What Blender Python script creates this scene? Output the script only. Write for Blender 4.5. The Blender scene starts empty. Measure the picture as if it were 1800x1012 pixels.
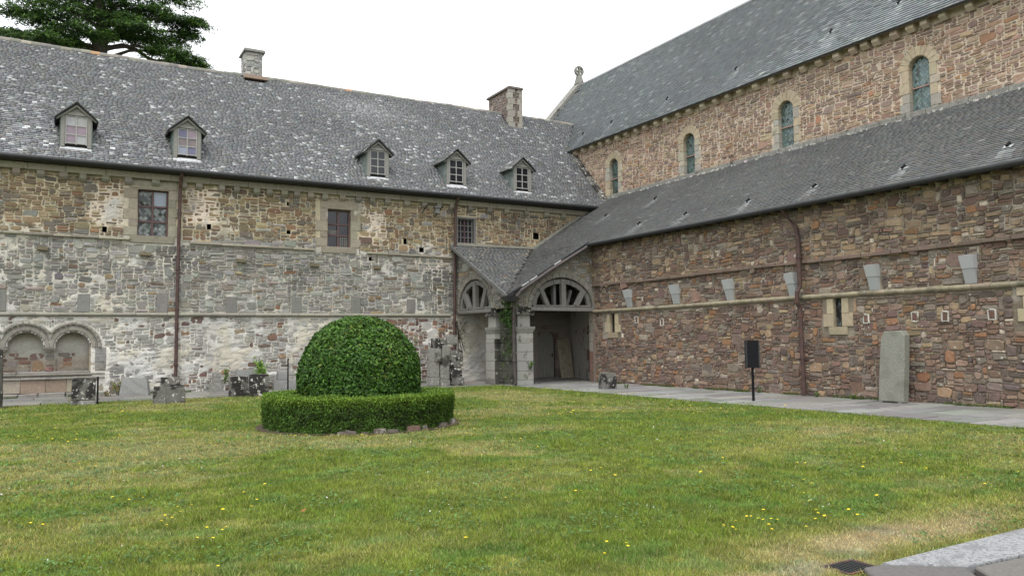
import bpy, math, random
import numpy as np
from mathutils import Matrix, Vector
S = bpy.context.scene
COL = S.collection
R = math.radians

# ------------------------------------------------------------------ camera, world, sun, exposure
CM = Matrix(((0.8664324823171591, -0.02356268965822044, -0.49873796049809177),
             (-0.49914929564113847, -0.06494507564104032, -0.8640787682907937),
             (-0.012030554712113409, 0.9976106138198662, -0.0680318230482537)))
CAM = np.array([0., 0., 1.65]); FPX = 1397.
cd = bpy.data.cameras.new('camera'); cam = bpy.data.objects.new('camera', cd); COL.objects.link(cam)
cam.matrix_world = Matrix.Translation(Vector(CAM)) @ CM.to_4x4()
cd.sensor_width = 36; cd.lens = FPX / 1800 * 36; cd.clip_end = 4000; cd.clip_start = 0.05
S.camera = cam

SUN_EL, SUN_AZ = 64, 222          # the sun behind thin even cloud, high behind the left shoulder
W = bpy.data.worlds.new('World'); S.world = W; W.use_nodes = True
wn = W.node_tree.nodes; wl = W.node_tree.links; wn.clear()
sky = wn.new('ShaderNodeTexSky'); sky.sky_type = 'NISHITA'; sky.sun_disc = False
sky.sun_elevation = R(SUN_EL); sky.sun_rotation = R(SUN_AZ); sky.dust_density = 3; sky.air_density = 1
hs = wn.new('ShaderNodeHueSaturation'); hs.inputs['Saturation'].default_value = 0.10
mx = wn.new('ShaderNodeMix'); mx.data_type = 'RGBA'; mx.inputs[0].default_value = 0.85
mx.inputs[7].default_value = (11.2, 11.5, 11.9, 1)           # even cloud deck over the sky
bg = wn.new('ShaderNodeBackground'); bg.inputs['Strength'].default_value = 0.105
wo = wn.new('ShaderNodeOutputWorld')
wl.new(sky.outputs[0], hs.inputs['Color']); wl.new(hs.outputs[0], mx.inputs[6])
wl.new(mx.outputs[2], bg.inputs[0]); wl.new(bg.outputs[0], wo.inputs[0])
sd = bpy.data.lights.new('sun', 'SUN'); sd.energy = 1.5; sd.angle = R(20); sd.color = (1, .96, .9)
so = bpy.data.objects.new('sun', sd); COL.objects.link(so)
az = R(SUN_AZ); el = R(SUN_EL)
sdir = Vector((math.sin(az) * math.cos(el), math.cos(az) * math.cos(el), math.sin(el)))
so.rotation_euler = sdir.to_track_quat('Z', 'Y').to_euler()
S.view_settings.view_transform = 'Standard'; S.view_settings.look = 'None'
S.view_settings.exposure = 0.72; S.view_settings.gamma = 1
try: S.view_settings.use_curve_mapping = False
except Exception: pass

# ------------------------------------------------------------------ measured places
X0, Y0, XC = 18.8, 30.6, 23.0        # aisle wall, left range wall, clerestory wall
CMn = np.array(CM)
def ray(x, y):
    d = np.array([x - 900., -(y - 506.), -FPX]); return CMn @ (d / np.linalg.norm(d))
def onX(x, y, X): d = ray(x, y); return CAM + d * (X / d[0])
def onY(x, y, Y): d = ray(x, y); return CAM + d * (Y / d[1])
def onZ(x, y, z=0.): d = ray(x, y); return CAM + d * ((z - 1.65) / d[2])
def proj(P):
    q = (np.asarray(P, float) - CAM) @ CMn
    z = np.minimum(q[..., 2], -0.01)
    return 900 + FPX * q[..., 0] / -z, 506 - FPX * q[..., 1] / -z, -q[..., 2]
def zleft(y): return 13.5 - 1.048 * np.abs(y - 35.5)         # left range roof
def zaisle(x): return np.where(x > 18.4, 5.58 + .635 * (x - 18.4), 5.58 - .58 * (18.4 - x))
def zchurch(x): return 17.5 - 1.147 * np.abs(x - 28.0)
def zlean(y): return 5.82 - .498 * (Y0 - y)

# ------------------------------------------------------------------ noise
_rt = np.random.RandomState(7).rand(256, 256)
def vn(x, y, s=0):
    x = np.asarray(x, float) + s * 17.31; y = np.asarray(y, float) + s * 9.73
    xi = np.floor(x).astype(int); yi = np.floor(y).astype(int); fx = x - xi; fy = y - yi
    fx = fx * fx * (3 - 2 * fx); fy = fy * fy * (3 - 2 * fy)
    a = _rt[xi & 255, yi & 255]; b = _rt[(xi + 1) & 255, yi & 255]
    c = _rt[xi & 255, (yi + 1) & 255]; d = _rt[(xi + 1) & 255, (yi + 1) & 255]
    return (a * (1 - fx) + b * fx) * (1 - fy) + (c * (1 - fx) + d * fx) * fy
def fbm(x, y, s=0, o=4):
    t = 0; a = .5; n = 0
    for i in range(o):
        t = t + a * vn(np.asarray(x) * 2 ** i, np.asarray(y) * 2 ** i, s + i * 3); n += a; a *= .5
    return t / n
def sst(a, b, x): t = np.clip((x - a) / (b - a), 0, 1); return t * t * (3 - 2 * t)
def box01(u, v, u0, u1, v0, v1, s=.25):
    return sst(u0 - s, u0 + s, u) * (1 - sst(u1 - s, u1 + s, u)) * sst(v0 - s, v0 + s, v) * (1 - sst(v1 - s, v1 + s, v))

# ------------------------------------------------------------------ materials
MATS = {}
def mat(name, col=None, rough=.85, ns=8., na=.25, bs=30., bstr=.25, bd=.01, spots=None, spec=.3, metal=0., stain=None, stretch=None, transl=0., obj_var=0.):
    """col None = read the colour attribute; noise varies it; spots / stain = list of (colour, scale, threshold, softness)"""
    if name in MATS: return MATS[name]
    m = bpy.data.materials.new(name); m.use_nodes = True; MATS[name] = m
    n = m.node_tree.nodes; l = m.node_tree.links
    b = n['Principled BSDF']; b.inputs['Roughness'].default_value = rough
    b.inputs['Specular IOR Level'].default_value = spec; b.inputs['Metallic'].default_value = metal
    g = n.new('ShaderNodeNewGeometry'); pos = g.outputs['Position']
    if stretch:
        mp = n.new('ShaderNodeMapping'); mp.inputs['Scale'].default_value = stretch; l.new(pos, mp.inputs[0]); pos = mp.outputs[0]
    if col is None:
        a = n.new('ShaderNodeAttribute'); a.attribute_name = 'col'; src = a.outputs['Color']
    else:
        a = n.new('ShaderNodeRGB'); a.outputs[0].default_value = (*col, 1); src = a.outputs[0]
    if obj_var:
        oi = n.new('ShaderNodeObjectInfo'); mr = n.new('ShaderNodeMapRange')
        mr.inputs[3].default_value = 1 - obj_var; mr.inputs[4].default_value = 1 + obj_var
        l.new(oi.outputs['Random'], mr.inputs[0]); vm = n.new('ShaderNodeVectorMath'); vm.operation = 'SCALE'
        l.new(src, vm.inputs[0]); l.new(mr.outputs[0], vm.inputs['Scale']); src = vm.outputs[0]
    t = n.new('ShaderNodeTexNoise'); t.inputs['Scale'].default_value = ns; t.inputs['Detail'].default_value = 6
    t.inputs['Roughness'].default_value = .65; l.new(pos, t.inputs['Vector'])
    mr = n.new('ShaderNodeMapRange'); mr.inputs[1].default_value = .25; mr.inputs[2].default_value = .75
    mr.inputs[3].default_value = 1 - na; mr.inputs[4].default_value = 1 + na
    l.new(t.outputs[0], mr.inputs[0])
    vm = n.new('ShaderNodeVectorMath'); vm.operation = 'SCALE'; l.new(src, vm.inputs[0]); l.new(mr.outputs[0], vm.inputs['Scale']); src = vm.outputs[0]
    for (sc, scl, th, sf) in (spots or []) + (stain or []):
        t2 = n.new('ShaderNodeTexNoise'); t2.inputs['Scale'].default_value = scl; t2.inputs['Detail'].default_value = 3
        l.new(pos, t2.inputs['Vector'])
        m2 = n.new('ShaderNodeMapRange'); m2.inputs[1].default_value = th; m2.inputs[2].default_value = th + sf
        l.new(t2.outputs[0], m2.inputs[0])
        x = n.new('ShaderNodeMix'); x.data_type = 'RGBA'; l.new(m2.outputs[0], x.inputs[0]); l.new(src, x.inputs[6]); x.inputs[7].default_value = (*sc, 1)
        src = x.outputs[2]
    l.new(src, b.inputs['Base Color'])
    if bstr:
        t3 = n.new('ShaderNodeTexNoise'); t3.inputs['Scale'].default_value = bs; t3.inputs['Detail'].default_value = 5; l.new(pos, t3.inputs['Vector'])
        bp = n.new('ShaderNodeBump'); bp.inputs['Strength'].default_value = bstr; bp.inputs['Distance'].default_value = bd
        l.new(t3.outputs[0], bp.inputs['Height']); l.new(bp.outputs[0], b.inputs['Normal'])
    if transl:
        tr = n.new('ShaderNodeBsdfTranslucent'); ms = n.new('ShaderNodeMixShader'); ms.inputs[0].default_value = transl
        l.new(src, tr.inputs[0]); l.new(b.outputs[0], ms.inputs[1]); l.new(tr.outputs[0], ms.inputs[2])
        l.new(ms.outputs[0], n['Material Output'].inputs[0])
    return m
M_ST = mat('rubble_stone', None, .9, 14, .28, 45, .6, .012, stain=[((.42, .41, .36), 9, .66, .05)])
M_MO = mat('lime_mortar', None, .95, 20, .22, 60, .7, .012)
M_SL = mat('roof_slate', None, .6, 9, .25, 40, .3, .004, spots=[((.40, .41, .405), 24, .635, .04)], spec=.35)
M_SL2 = mat('clean_slate', None, .55, 3, .22, 40, .25, .004, spots=[((.30, .32, .31), 22, .69, .03)], spec=.4)
M_DRS = mat('dressed_stone', None, .88, 10, .2, 50, .4, .008, stain=[((.10, .10, .085), 2.4, .62, .2)])
M_ROLL = mat('mossy_moulding', None, .9, 6, .35, 50, .5, .01, stain=[((.13, .12, .085), 1.8, .52, .15), ((.36, .34, .28), 7, .64, .06)])
M_GRN = mat('grey_granite', None, .85, 60, .22, 70, .35, .005, stain=[((.12, .12, .10), 4, .60, .12)])
M_LICH = mat('lichened_granite', (.14, .136, .122), .9, 14, .35, 40, .8, .02, stain=[((.030, .028, .026), 2.8, .46, .08), ((.52, .51, .47), 10, .61, .04)])
M_LICH2 = mat('pale_lichened_granite', (.215, .21, .19), .9, 12, .35, 40, .8, .02, stain=[((.06, .058, .05), 2.5, .60, .12), ((.42, .41, .38), 12, .66, .05)])
M_DARKP = mat('blackened_granite', (.075, .072, .062), .9, 20, .4, 40, .5, .01, stain=[((.03, .03, .024), 2.5, .45, .15), ((.5, .49, .45), 12, .67, .02), ((.07, .10, .03), 3, .62, .1)])
M_WOOD = mat('weathered_oak', (.165, .16, .147), .85, 6, .35, 30, .5, .01, stretch=(4, 4, 1))
M_FRAME = mat('bleached_wood_paint', (.225, .22, .20), .8, 14, .18, 50, .3, .005)
M_RED = mat('faded_red_paint', (.125, .078, .077), .7, 12, .25, 50, .2, .004)
M_IRON = mat('rusty_iron_pipe', (.075, .045, .040), .6, 7, .45, 30, .3, .004, stain=[((.15, .06, .03), 5, .60, .1)])
M_GUT = mat('dark_gutter_zinc', (.028, .029, .030), .5, 5, .3, 30, .1, .003)
M_BLACK = mat('black_painted_metal', (.010, .010, .012), .75, 8, .2, 30, .1, .002, spec=.15)
M_GLASS = mat('dark_window_glass', (.012, .013, .016), .12, 3, .3, 4, .15, .02, spec=.5)
M_GLP = mat('leaded_glass', None, .25, 5, .2, 10, .2, .01, spec=.5)
M_BOARD = mat('roof_boards', (.06, .055, .05), .9, 6, .3, 30, .3, .01)
M_DARK = mat('unlit_interior', (.02, .019, .018), .95, 4, .2, 10, 0)
M_SOIL = mat('dark_soil', (.06, .045, .03), .95, 12, .35, 40, .6, .02)
M_LEAD = mat('pale_lead', (.45, .46, .47), .6, 8, .2, 30, .2, .004)
M_LEAF = mat('leaf', None, .5, 5, .12, 30, 0, spec=.22, transl=.22)
M_GRASS = mat('grass_blade', None, .6, 3, .1, 30, 0, spec=.2, transl=.3)
M_BARK = mat('bark', (.075, .06, .05), .9, 8, .35, 25, .8, .03)
M_FLOW = mat('flower_petal', None, .6, 5, .1, 30, 0, transl=.2)

# ------------------------------------------------------------------ object helpers
WL = {}
def loc_of(o): return WL.get(o.name, np.zeros(3))
def tag(o, label=None, cat=None, group=None, kind=None):
    if label: o['label'] = label
    if cat: o['category'] = cat
    if group: o['group'] = group
    if kind: o['kind'] = kind
    return o
def empty(name, loc, label, cat, group=None):
    o = bpy.data.objects.new(name, None); COL.objects.link(o); o.location = loc; o.empty_display_size = .3
    WL[o.name] = np.array(loc, float); return tag(o, label, cat, group)
def link_mesh(name, verts, faces, m, parent=None, cols=None, smooth=False, kind=None, org=None):
    V = np.asarray(verts, float)
    if org is None: org = np.array([(V[:, 0].min() + V[:, 0].max()) / 2, (V[:, 1].min() + V[:, 1].max()) / 2, V[:, 2].min()])
    me = bpy.data.meshes.new(name)
    me.from_pydata((V - org).tolist(), [], faces if isinstance(faces, list) else faces.tolist())
    if cols is not None:
        c = np.asarray(cols, float)
        if c.ndim == 1: c = np.tile(c, (len(V), 1))
        ca = me.color_attributes.new('col', 'FLOAT_COLOR', 'POINT')
        ca.data.foreach_set('color', np.c_[c, np.ones(len(c))].astype(np.float32).ravel())
    if smooth: me.shade_smooth()
    me.materials.append(m)
    o = bpy.data.objects.new(name, me); COL.objects.link(o); WL[o.name] = org
    if parent is not None:
        o.parent = parent; o.location = org - loc_of(parent)
    else: o.location = org
    if kind: o['kind'] = kind
    return o
def raw_tris(name, V, F, m, cols, parent=None, kind=None, n=3):
    """fast path for very large meshes, all faces with n corners"""
    V = np.asarray(V, np.float32); F = np.asarray(F, np.int32); org = np.array([V[:, 0].mean(), V[:, 1].mean(), V[:, 2].min()])
    me = bpy.data.meshes.new(name)
    me.vertices.add(len(V)); me.vertices.foreach_set('co', (V - org).astype(np.float32).ravel())
    me.loops.add(F.size); me.loops.foreach_set('vertex_index', F.ravel())
    me.polygons.add(len(F)); me.polygons.foreach_set('loop_start', np.arange(0, F.size, n, dtype=np.int32))
    me.polygons.foreach_set('loop_total', np.full(len(F), n, np.int32)); me.update(calc_edges=True)
    ca = me.color_attributes.new('col', 'FLOAT_COLOR', 'POINT')
    ca.data.foreach_set('color', np.c_[cols, np.ones(len(cols))].astype(np.float32).ravel())
    me.materials.append(m); o = bpy.data.objects.new(name, me); COL.objects.link(o); WL[o.name] = org
    if parent is not None: o.parent = parent; o.location = org - loc_of(parent)
    else: o.location = org
    if kind: o['kind'] = kind
    return o

class MB:
    def __init__(s): s.v = []; s.f = []; s.c = []
    def add(s, vs, fs, col=(.2, .2, .2)):
        b = len(s.v); s.v += [tuple(p) for p in vs]; s.f += [tuple(i + b for i in f) for f in fs]; s.c += [tuple(col)] * len(vs); return s
    def box(s, x0, x1, y0, y1, z0, z1, col=(.2, .2, .2)):
        return s.add([(x0, y0, z0), (x1, y0, z0), (x1, y1, z0), (x0, y1, z0), (x0, y0, z1), (x1, y0, z1), (x1, y1, z1), (x0, y1, z1)],
                     [(0, 3, 2, 1), (4, 5, 6, 7), (0, 1, 5, 4), (1, 2, 6, 5), (2, 3, 7, 6), (3, 0, 4, 7)], col)
    def hexa(s, p, col=(.2, .2, .2)):   # 8 points: bottom 4 then top 4
        return s.add(p, [(0, 3, 2, 1), (4, 5, 6, 7), (0, 1, 5, 4), (1, 2, 6, 5), (2, 3, 7, 6), (3, 0, 4, 7)], col)
    def tube(s, pts, r, n=8, col=(.2, .2, .2), cap=True):
        pts = [np.array(p, float) for p in pts]; rs = r if isinstance(r, (list, tuple)) else [r] * len(pts); rings = []
        for i, p in enumerate(pts):
            t = pts[min(i + 1, len(pts) - 1)] - pts[max(i - 1, 0)]; t = t / (np.linalg.norm(t) + 1e-9)
            a = np.cross(t, [0, 0, 1.]) if abs(t[2]) < .9 else np.cross(t, [0, 1., 0]); a /= np.linalg.norm(a); b = np.cross(t, a)
            rings.append([p + rs[i] * (math.cos(2 * math.pi * k / n) * a + math.sin(2 * math.pi * k / n) * b) for k in range(n)])
        vs = [q for rg in rings for q in rg]; fs = []
        for i in range(len(pts) - 1):
            for k in range(n): fs.append((i * n + k, i * n + (k + 1) % n, (i + 1) * n + (k + 1) % n, (i + 1) * n + k))
        if cap: fs.append(tuple(range(n))[::-1]); fs.append(tuple((len(pts) - 1) * n + k for k in range(n)))
        return s.add(vs, fs, col)
    def build(s, name, m, parent=None, smooth=False, kind=None, org=None):
        return link_mesh(name, s.v, s.f, m, parent, s.c, smooth, kind, org)
ML = lambda u, v, d: (u, Y0 - d, v)            # left range wall, d = outwards
MA = lambda u, v, d: (X0 - d, u, v)            # aisle wall
MC = lambda u, v, d: (XC - d, u, v)            # clerestory wall
MPY = lambda u, v, d: (u, 26.0 - d, v)         # porch face towards the camera
MPX = lambda u, v, d: (14.95 - d, u, v)        # porch face towards the left
rng = np.random.RandomState(11); rnd = random.Random(5)

def block(mp, u0, u1, v0, v1, d0, d1, col=(.3, .28, .23), bev=.012, jit=.006, mb=None):
    """a dressed block on a wall, chamfered edges, slightly out of true"""
    mb = mb or MB(); J = lambda: rnd.uniform(-jit, jit)
    q = [(u0, v0), (u1, v0), (u1, v1), (u0, v1)]; q = [(a + J(), b + J()) for a, b in q]
    cu = (u0 + u1) / 2; cv = (v0 + v1) / 2
    ins = [(a + (bev if a < cu else -bev), b + (bev if b < cv else -bev)) for a, b in q]; dj = [J() for _ in q]
    vs = [mp(a, b, d0) for a, b in q] + [mp(a, b, d1 - bev + e) for (a, b), e in zip(q, dj)] + [mp(a, b, d1 + e) for (a, b), e in zip(ins, dj)]
    fs = [(0, 3, 2, 1), (8, 9, 10, 11)]
    for k in range(4): fs.append((k, (k + 1) % 4, 4 + (k + 1) % 4, 4 + k)); fs.append((4 + k, 4 + (k + 1) % 4, 8 + (k + 1) % 4, 8 + k))
    return mb.add(vs, fs, col)
def vary(c, a=.12):
    k = 1 + rnd.uniform(-a, a); return tuple(max(.005, x * k * (1 + rnd.uniform(-a / 4, a / 4))) for x in c)

# ------------------------------------------------------------------ rubble masonry
def pack(u0, u1, v0, v1, cu, cv, seed, skip, big=.012):
    r = random.Random(seed); nu = int((u1 - u0) / cu); nv = int((v1 - v0) / cv); occ = np.zeros((nv, nu), bool)
    uu, vv = np.meshgrid(u0 + (np.arange(nu) + .5) * cu, v0 + (np.arange(nv) + .5) * cv); occ |= skip(uu, vv)
    out = []
    for j in range(nv):
        i = 0
        while i < nu:
            if occ[j, i]: i += 1; continue
            if r.random() < big: h = r.choice((4, 5, 6)); w = r.choice((5, 6, 7, 8))
            else:
                h = r.choices((1, 2, 3, 4), (.30, .45, .2, .05))[0]; w = r.choices((2, 3, 4, 5, 6, 7, 8), (.12, .2, .24, .18, .12, .08, .06))[0]
                if h == 1: w = min(w, 6)
            w0 = 0
            while w0 < w and i + w0 < nu and not occ[j, i + w0]: w0 += 1
            w = w0; h0 = 1
            while h0 < h and j + h0 < nv and not occ[j + h0, i:i + w].any(): h0 += 1
            h = h0; occ[j:j + h, i:i + w] = True
            out.append((u0 + i * cu, u0 + (i + w) * cu, v0 + j * cv, v0 + (j + h) * cv)); i += w
    return np.array(out)
ANG = None
def stones(name_wall, mp, rects, colf, dep, joint, parent, keep=300, seed=1, mat_=None, rough=.27, flip=False, plain=None, warp=True):
    """rects (N,4) -> irregular stones; the `keep` largest in view are objects, the rest one stuff mesh"""
    r = np.random.RandomState(seed); N = len(rects)
    cx = (rects[:, 0] + rects[:, 1]) / 2; cy = (rects[:, 2] + rects[:, 3]) / 2
    a = (rects[:, 1] - rects[:, 0]) / 2; b = (rects[:, 3] - rects[:, 2]) / 2
    g = joint * r.uniform(.6, 1.6, N) * (1 + 1.3 * fresh_L(cx, cy) if mp is ML else 1.0); a2 = a - g; b2 = np.maximum(b - g * .8, .012)
    m = np.minimum(a2, b2); ca = m * r.uniform(.15, .75, (4, N)); cb = m * r.uniform(.15, .75, (4, N))
    P = np.zeros((N, 8, 2))
    P[:, 0] = np.c_[-a2 + ca[0], -b2]; P[:, 1] = np.c_[a2 - ca[1], -b2]; P[:, 2] = np.c_[a2, -b2 + cb[1]]; P[:, 3] = np.c_[a2, b2 - cb[2]]
    P[:, 4] = np.c_[a2 - ca[2], b2]; P[:, 5] = np.c_[-a2 + ca[3], b2]; P[:, 6] = np.c_[-a2, b2 - cb[3]]; P[:, 7] = np.c_[-a2, -b2 + cb[0]]
    P += r.uniform(-1, 1, P.shape) * (m * rough)[:, None, None]
    D = np.zeros((N, 24)); UV = np.zeros((N, 24, 2)); base = dep(cx, cy) * r.uniform(.45, 1.3, N)
    tu = r.uniform(-.05, .05, N); tv = r.uniform(-.10, .10, N)
    UV[:, 0:8] = P * 1.04; D[:, 0:8] = -.06
    UV[:, 8:16] = P; D[:, 8:16] = (base * .45)[:, None]
    UV[:, 16:24] = P * (1 - np.clip(.013 / m, .08, .3))[:, None, None] + r.uniform(-1, 1, (N, 8, 2)) * (m * .06)[:, None, None]
    D[:, 16:24] = base[:, None] + r.uniform(-.004, .006, (N, 8))
    D[:, 8:] += tu[:, None] * UV[:, 8:, 0] + tv[:, None] * UV[:, 8:, 1]
    U = cx[:, None] + UV[:, :, 0]; V = cy[:, None] + UV[:, :, 1]
    if warp:
        U, V = U + .10 * (vn(U * .9, V * .9, 31) - .5), V + .12 * (vn(U * .45, V * .8, 32) - .5) + .06 * (vn(U * 1.7, V * 1.7, 33) - .5)
    x, y, z = mp(U, V, D); XYZ = np.stack([np.broadcast_to(x, U.shape), np.broadcast_to(y, U.shape), np.broadcast_to(z, U.shape)], -1)
    C = colf(cx, cy, r, N) * (np.array((1.1, 1.0, .88)) if mp is MC else 1.0); C = np.where(((C.min(1) > .26) & (a * b > .006) & (parent.name.startswith('aisle')))[:, None], C * .55, C)
    C = np.clip(C[:, None, :] * r.uniform(.88, 1.12, (N, 24, 1)), .004, .9)
    q = [(k, (k + 1) % 8, 8 + (k + 1) % 8, 8 + k) for k in range(8)] + [(8 + k, 8 + (k + 1) % 8, 16 + (k + 1) % 8, 16 + k) for k in range(8)] + [tuple(range(16, 24))]
    if flip: q = [t[::-1] for t in q]
    px, py, dz = proj(np.stack([XYZ[:, 20, 0], XYZ[:, 20, 1], XYZ[:, 20, 2]], -1))
    wpx = np.hypot(*(np.array(proj(XYZ[:, 2])[:2]) - np.array(proj(XYZ[:, 7])[:2]))); hpx = b2 / np.maximum(dz, .5) * FPX
    vis = (px > 5) & (px < 1795) & (py > 5) & (py < 1000) & (dz > 1)
    size = np.where(vis, wpx * hpx, -1); order = np.argsort(-size); single = order[:min(keep, int((size > 0).sum()))]
    for i in single: link_mesh('stone', XYZ[i], q, mat_ or M_ST, parent, C[i])
    rest = np.setdiff1d(np.arange(N), single)
    if len(rest):
        fs = [tuple(v + k * 24 for v in f) for k in range(len(rest)) for f in q]
        link_mesh('rubble_stonework', XYZ[rest].reshape(-1, 3), fs, mat_ or M_ST, parent, C[rest].reshape(-1, 3), kind='stuff')
def sheet(name, mp, u0, u1, v0, v1, step, depf, colf, hole, m, parent, flip=False):
    nu = int((u1 - u0) / step) + 1; nv = int((v1 - v0) / step) + 1
    us = np.linspace(u0, u1, nu); vs = np.linspace(v0, v1, nv); U, V = np.meshgrid(us, vs)
    D = depf(U, V); C = colf(U, V); x, y, z = mp(U, V, D)
    X = np.stack([np.broadcast_to(x, U.shape), np.broadcast_to(y, U.shape), np.broadcast_to(z, U.shape)], -1).reshape(-1, 3)
    Uc = (U[:-1, :-1] + U[1:, 1:]) / 2; Vc = (V[:-1, :-1] + V[1:, 1:]) / 2; k = ~hole(Uc, Vc)
    I = np.arange(nu * nv).reshape(nv, nu); F = np.stack([I[:-1, :-1][k], I[:-1, 1:][k], I[1:, 1:][k], I[1:, :-1][k]], -1)
    if flip: F = F[:, ::-1]
    return link_mesh(name, X, F, m, parent, C.reshape(-1, 3))
def pal(cols, w, r, n, sp=.2):
    k = r.choice(len(cols), n, p=np.array(w) / sum(w)); c = np.array(cols)[k]
    return c * r.uniform(1 - sp, 1 + sp, (n, 1)) * r.uniform(.95, 1.05, (n, 3))
def mixc(a, b, t): t = np.asarray(t)[..., None]; return np.asarray(a) * (1 - t) + np.asarray(b) * t

# ================================================================== GROUND
def dryness(x, y):
    d = fbm(x * .34, y * .34, 3, 3) + .50 * (fbm(x * 1.5, y * 2.4, 9, 4) - .5) + .22 * (fbm(x * 7, y * 7, 4, 2) - .5)
    t = sst(.43, .68, d) * .56
    for (cx, cy, rx, ry, k) in [(6.3, 4.3, 2.2, .55, 1.0), (4.6, 4.0, 1.6, .35, .8), (12.3, 9.5, 2.4, 1.6, .6), (9.2, 8.9, 1.6, 1.0, .45), (5.0, 8.5, 1.6, .8, .35),
                                (-.3, 7.9, 1.2, .6, .35), (2.2, 6.2, 1.2, .5, .3), (8.0, 13.0, .9, .5, .6), (13.0, 6.0, 1.2, .6, .8), (12.5, 10.8, 1.5, .6, .5), (5.6, 13.6, 2.4, .35, .5)]:
        t = np.maximum(t, k * np.exp(-((x - cx) / rx) ** 2 - ((y - cy) / ry) ** 2) * (0.6 + .8 * fbm(x * 3, y * 3, 5, 3)))
    for (cx, cy, rx, ry, k) in [(8.2, 6.3, 1.9, .9, .9), (6.3, 5.2, 1.2, .55, .9), (8.7, 9.3, 1.6, .6, .7), (6.8, 8.4, 1.4, .5, .6), (-.5, 9.5, 1.6, .9, .5), (10.3, 6.9, 1.3, .7, .9), (2.4, 8.2, 1.2, .4, .5), (14.6, 13, .7, 6, .7), (.5, 6.8, .9, .5, .5)]:
        t = t * (1 - k * np.exp(-((x - cx) / rx) ** 2 - ((y - cy) / ry) ** 2))
    return np.clip(t, 0, 1)
GR_A, GR_B, GR_C = np.array((.152, .212, .030)), np.array((.245, .268, .060)), np.array((.46, .37, .21))
def lawncol(x, y, r=None):
    t = dryness(x, y)
    c = mixc(GR_A, GR_B, np.clip(sst(.0, .35, t) * .8 + .5 * (fbm(x * 1.1, y * 1.1, 21, 3) - .35), 0, 1)); return mixc(c, GR_C, sst(.35, 1.0, t) * .85)
def lawn_edge_right(y): return 15.2 + np.clip((y - 8) / 14, 0, 1) * .62 + .05 * np.sin(y * 1.3)
def lawn_edge_back(x): return 27.15 + .07 * np.sin(x * .9) + .05 * np.sin(x * 2.3 + 1)
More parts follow.
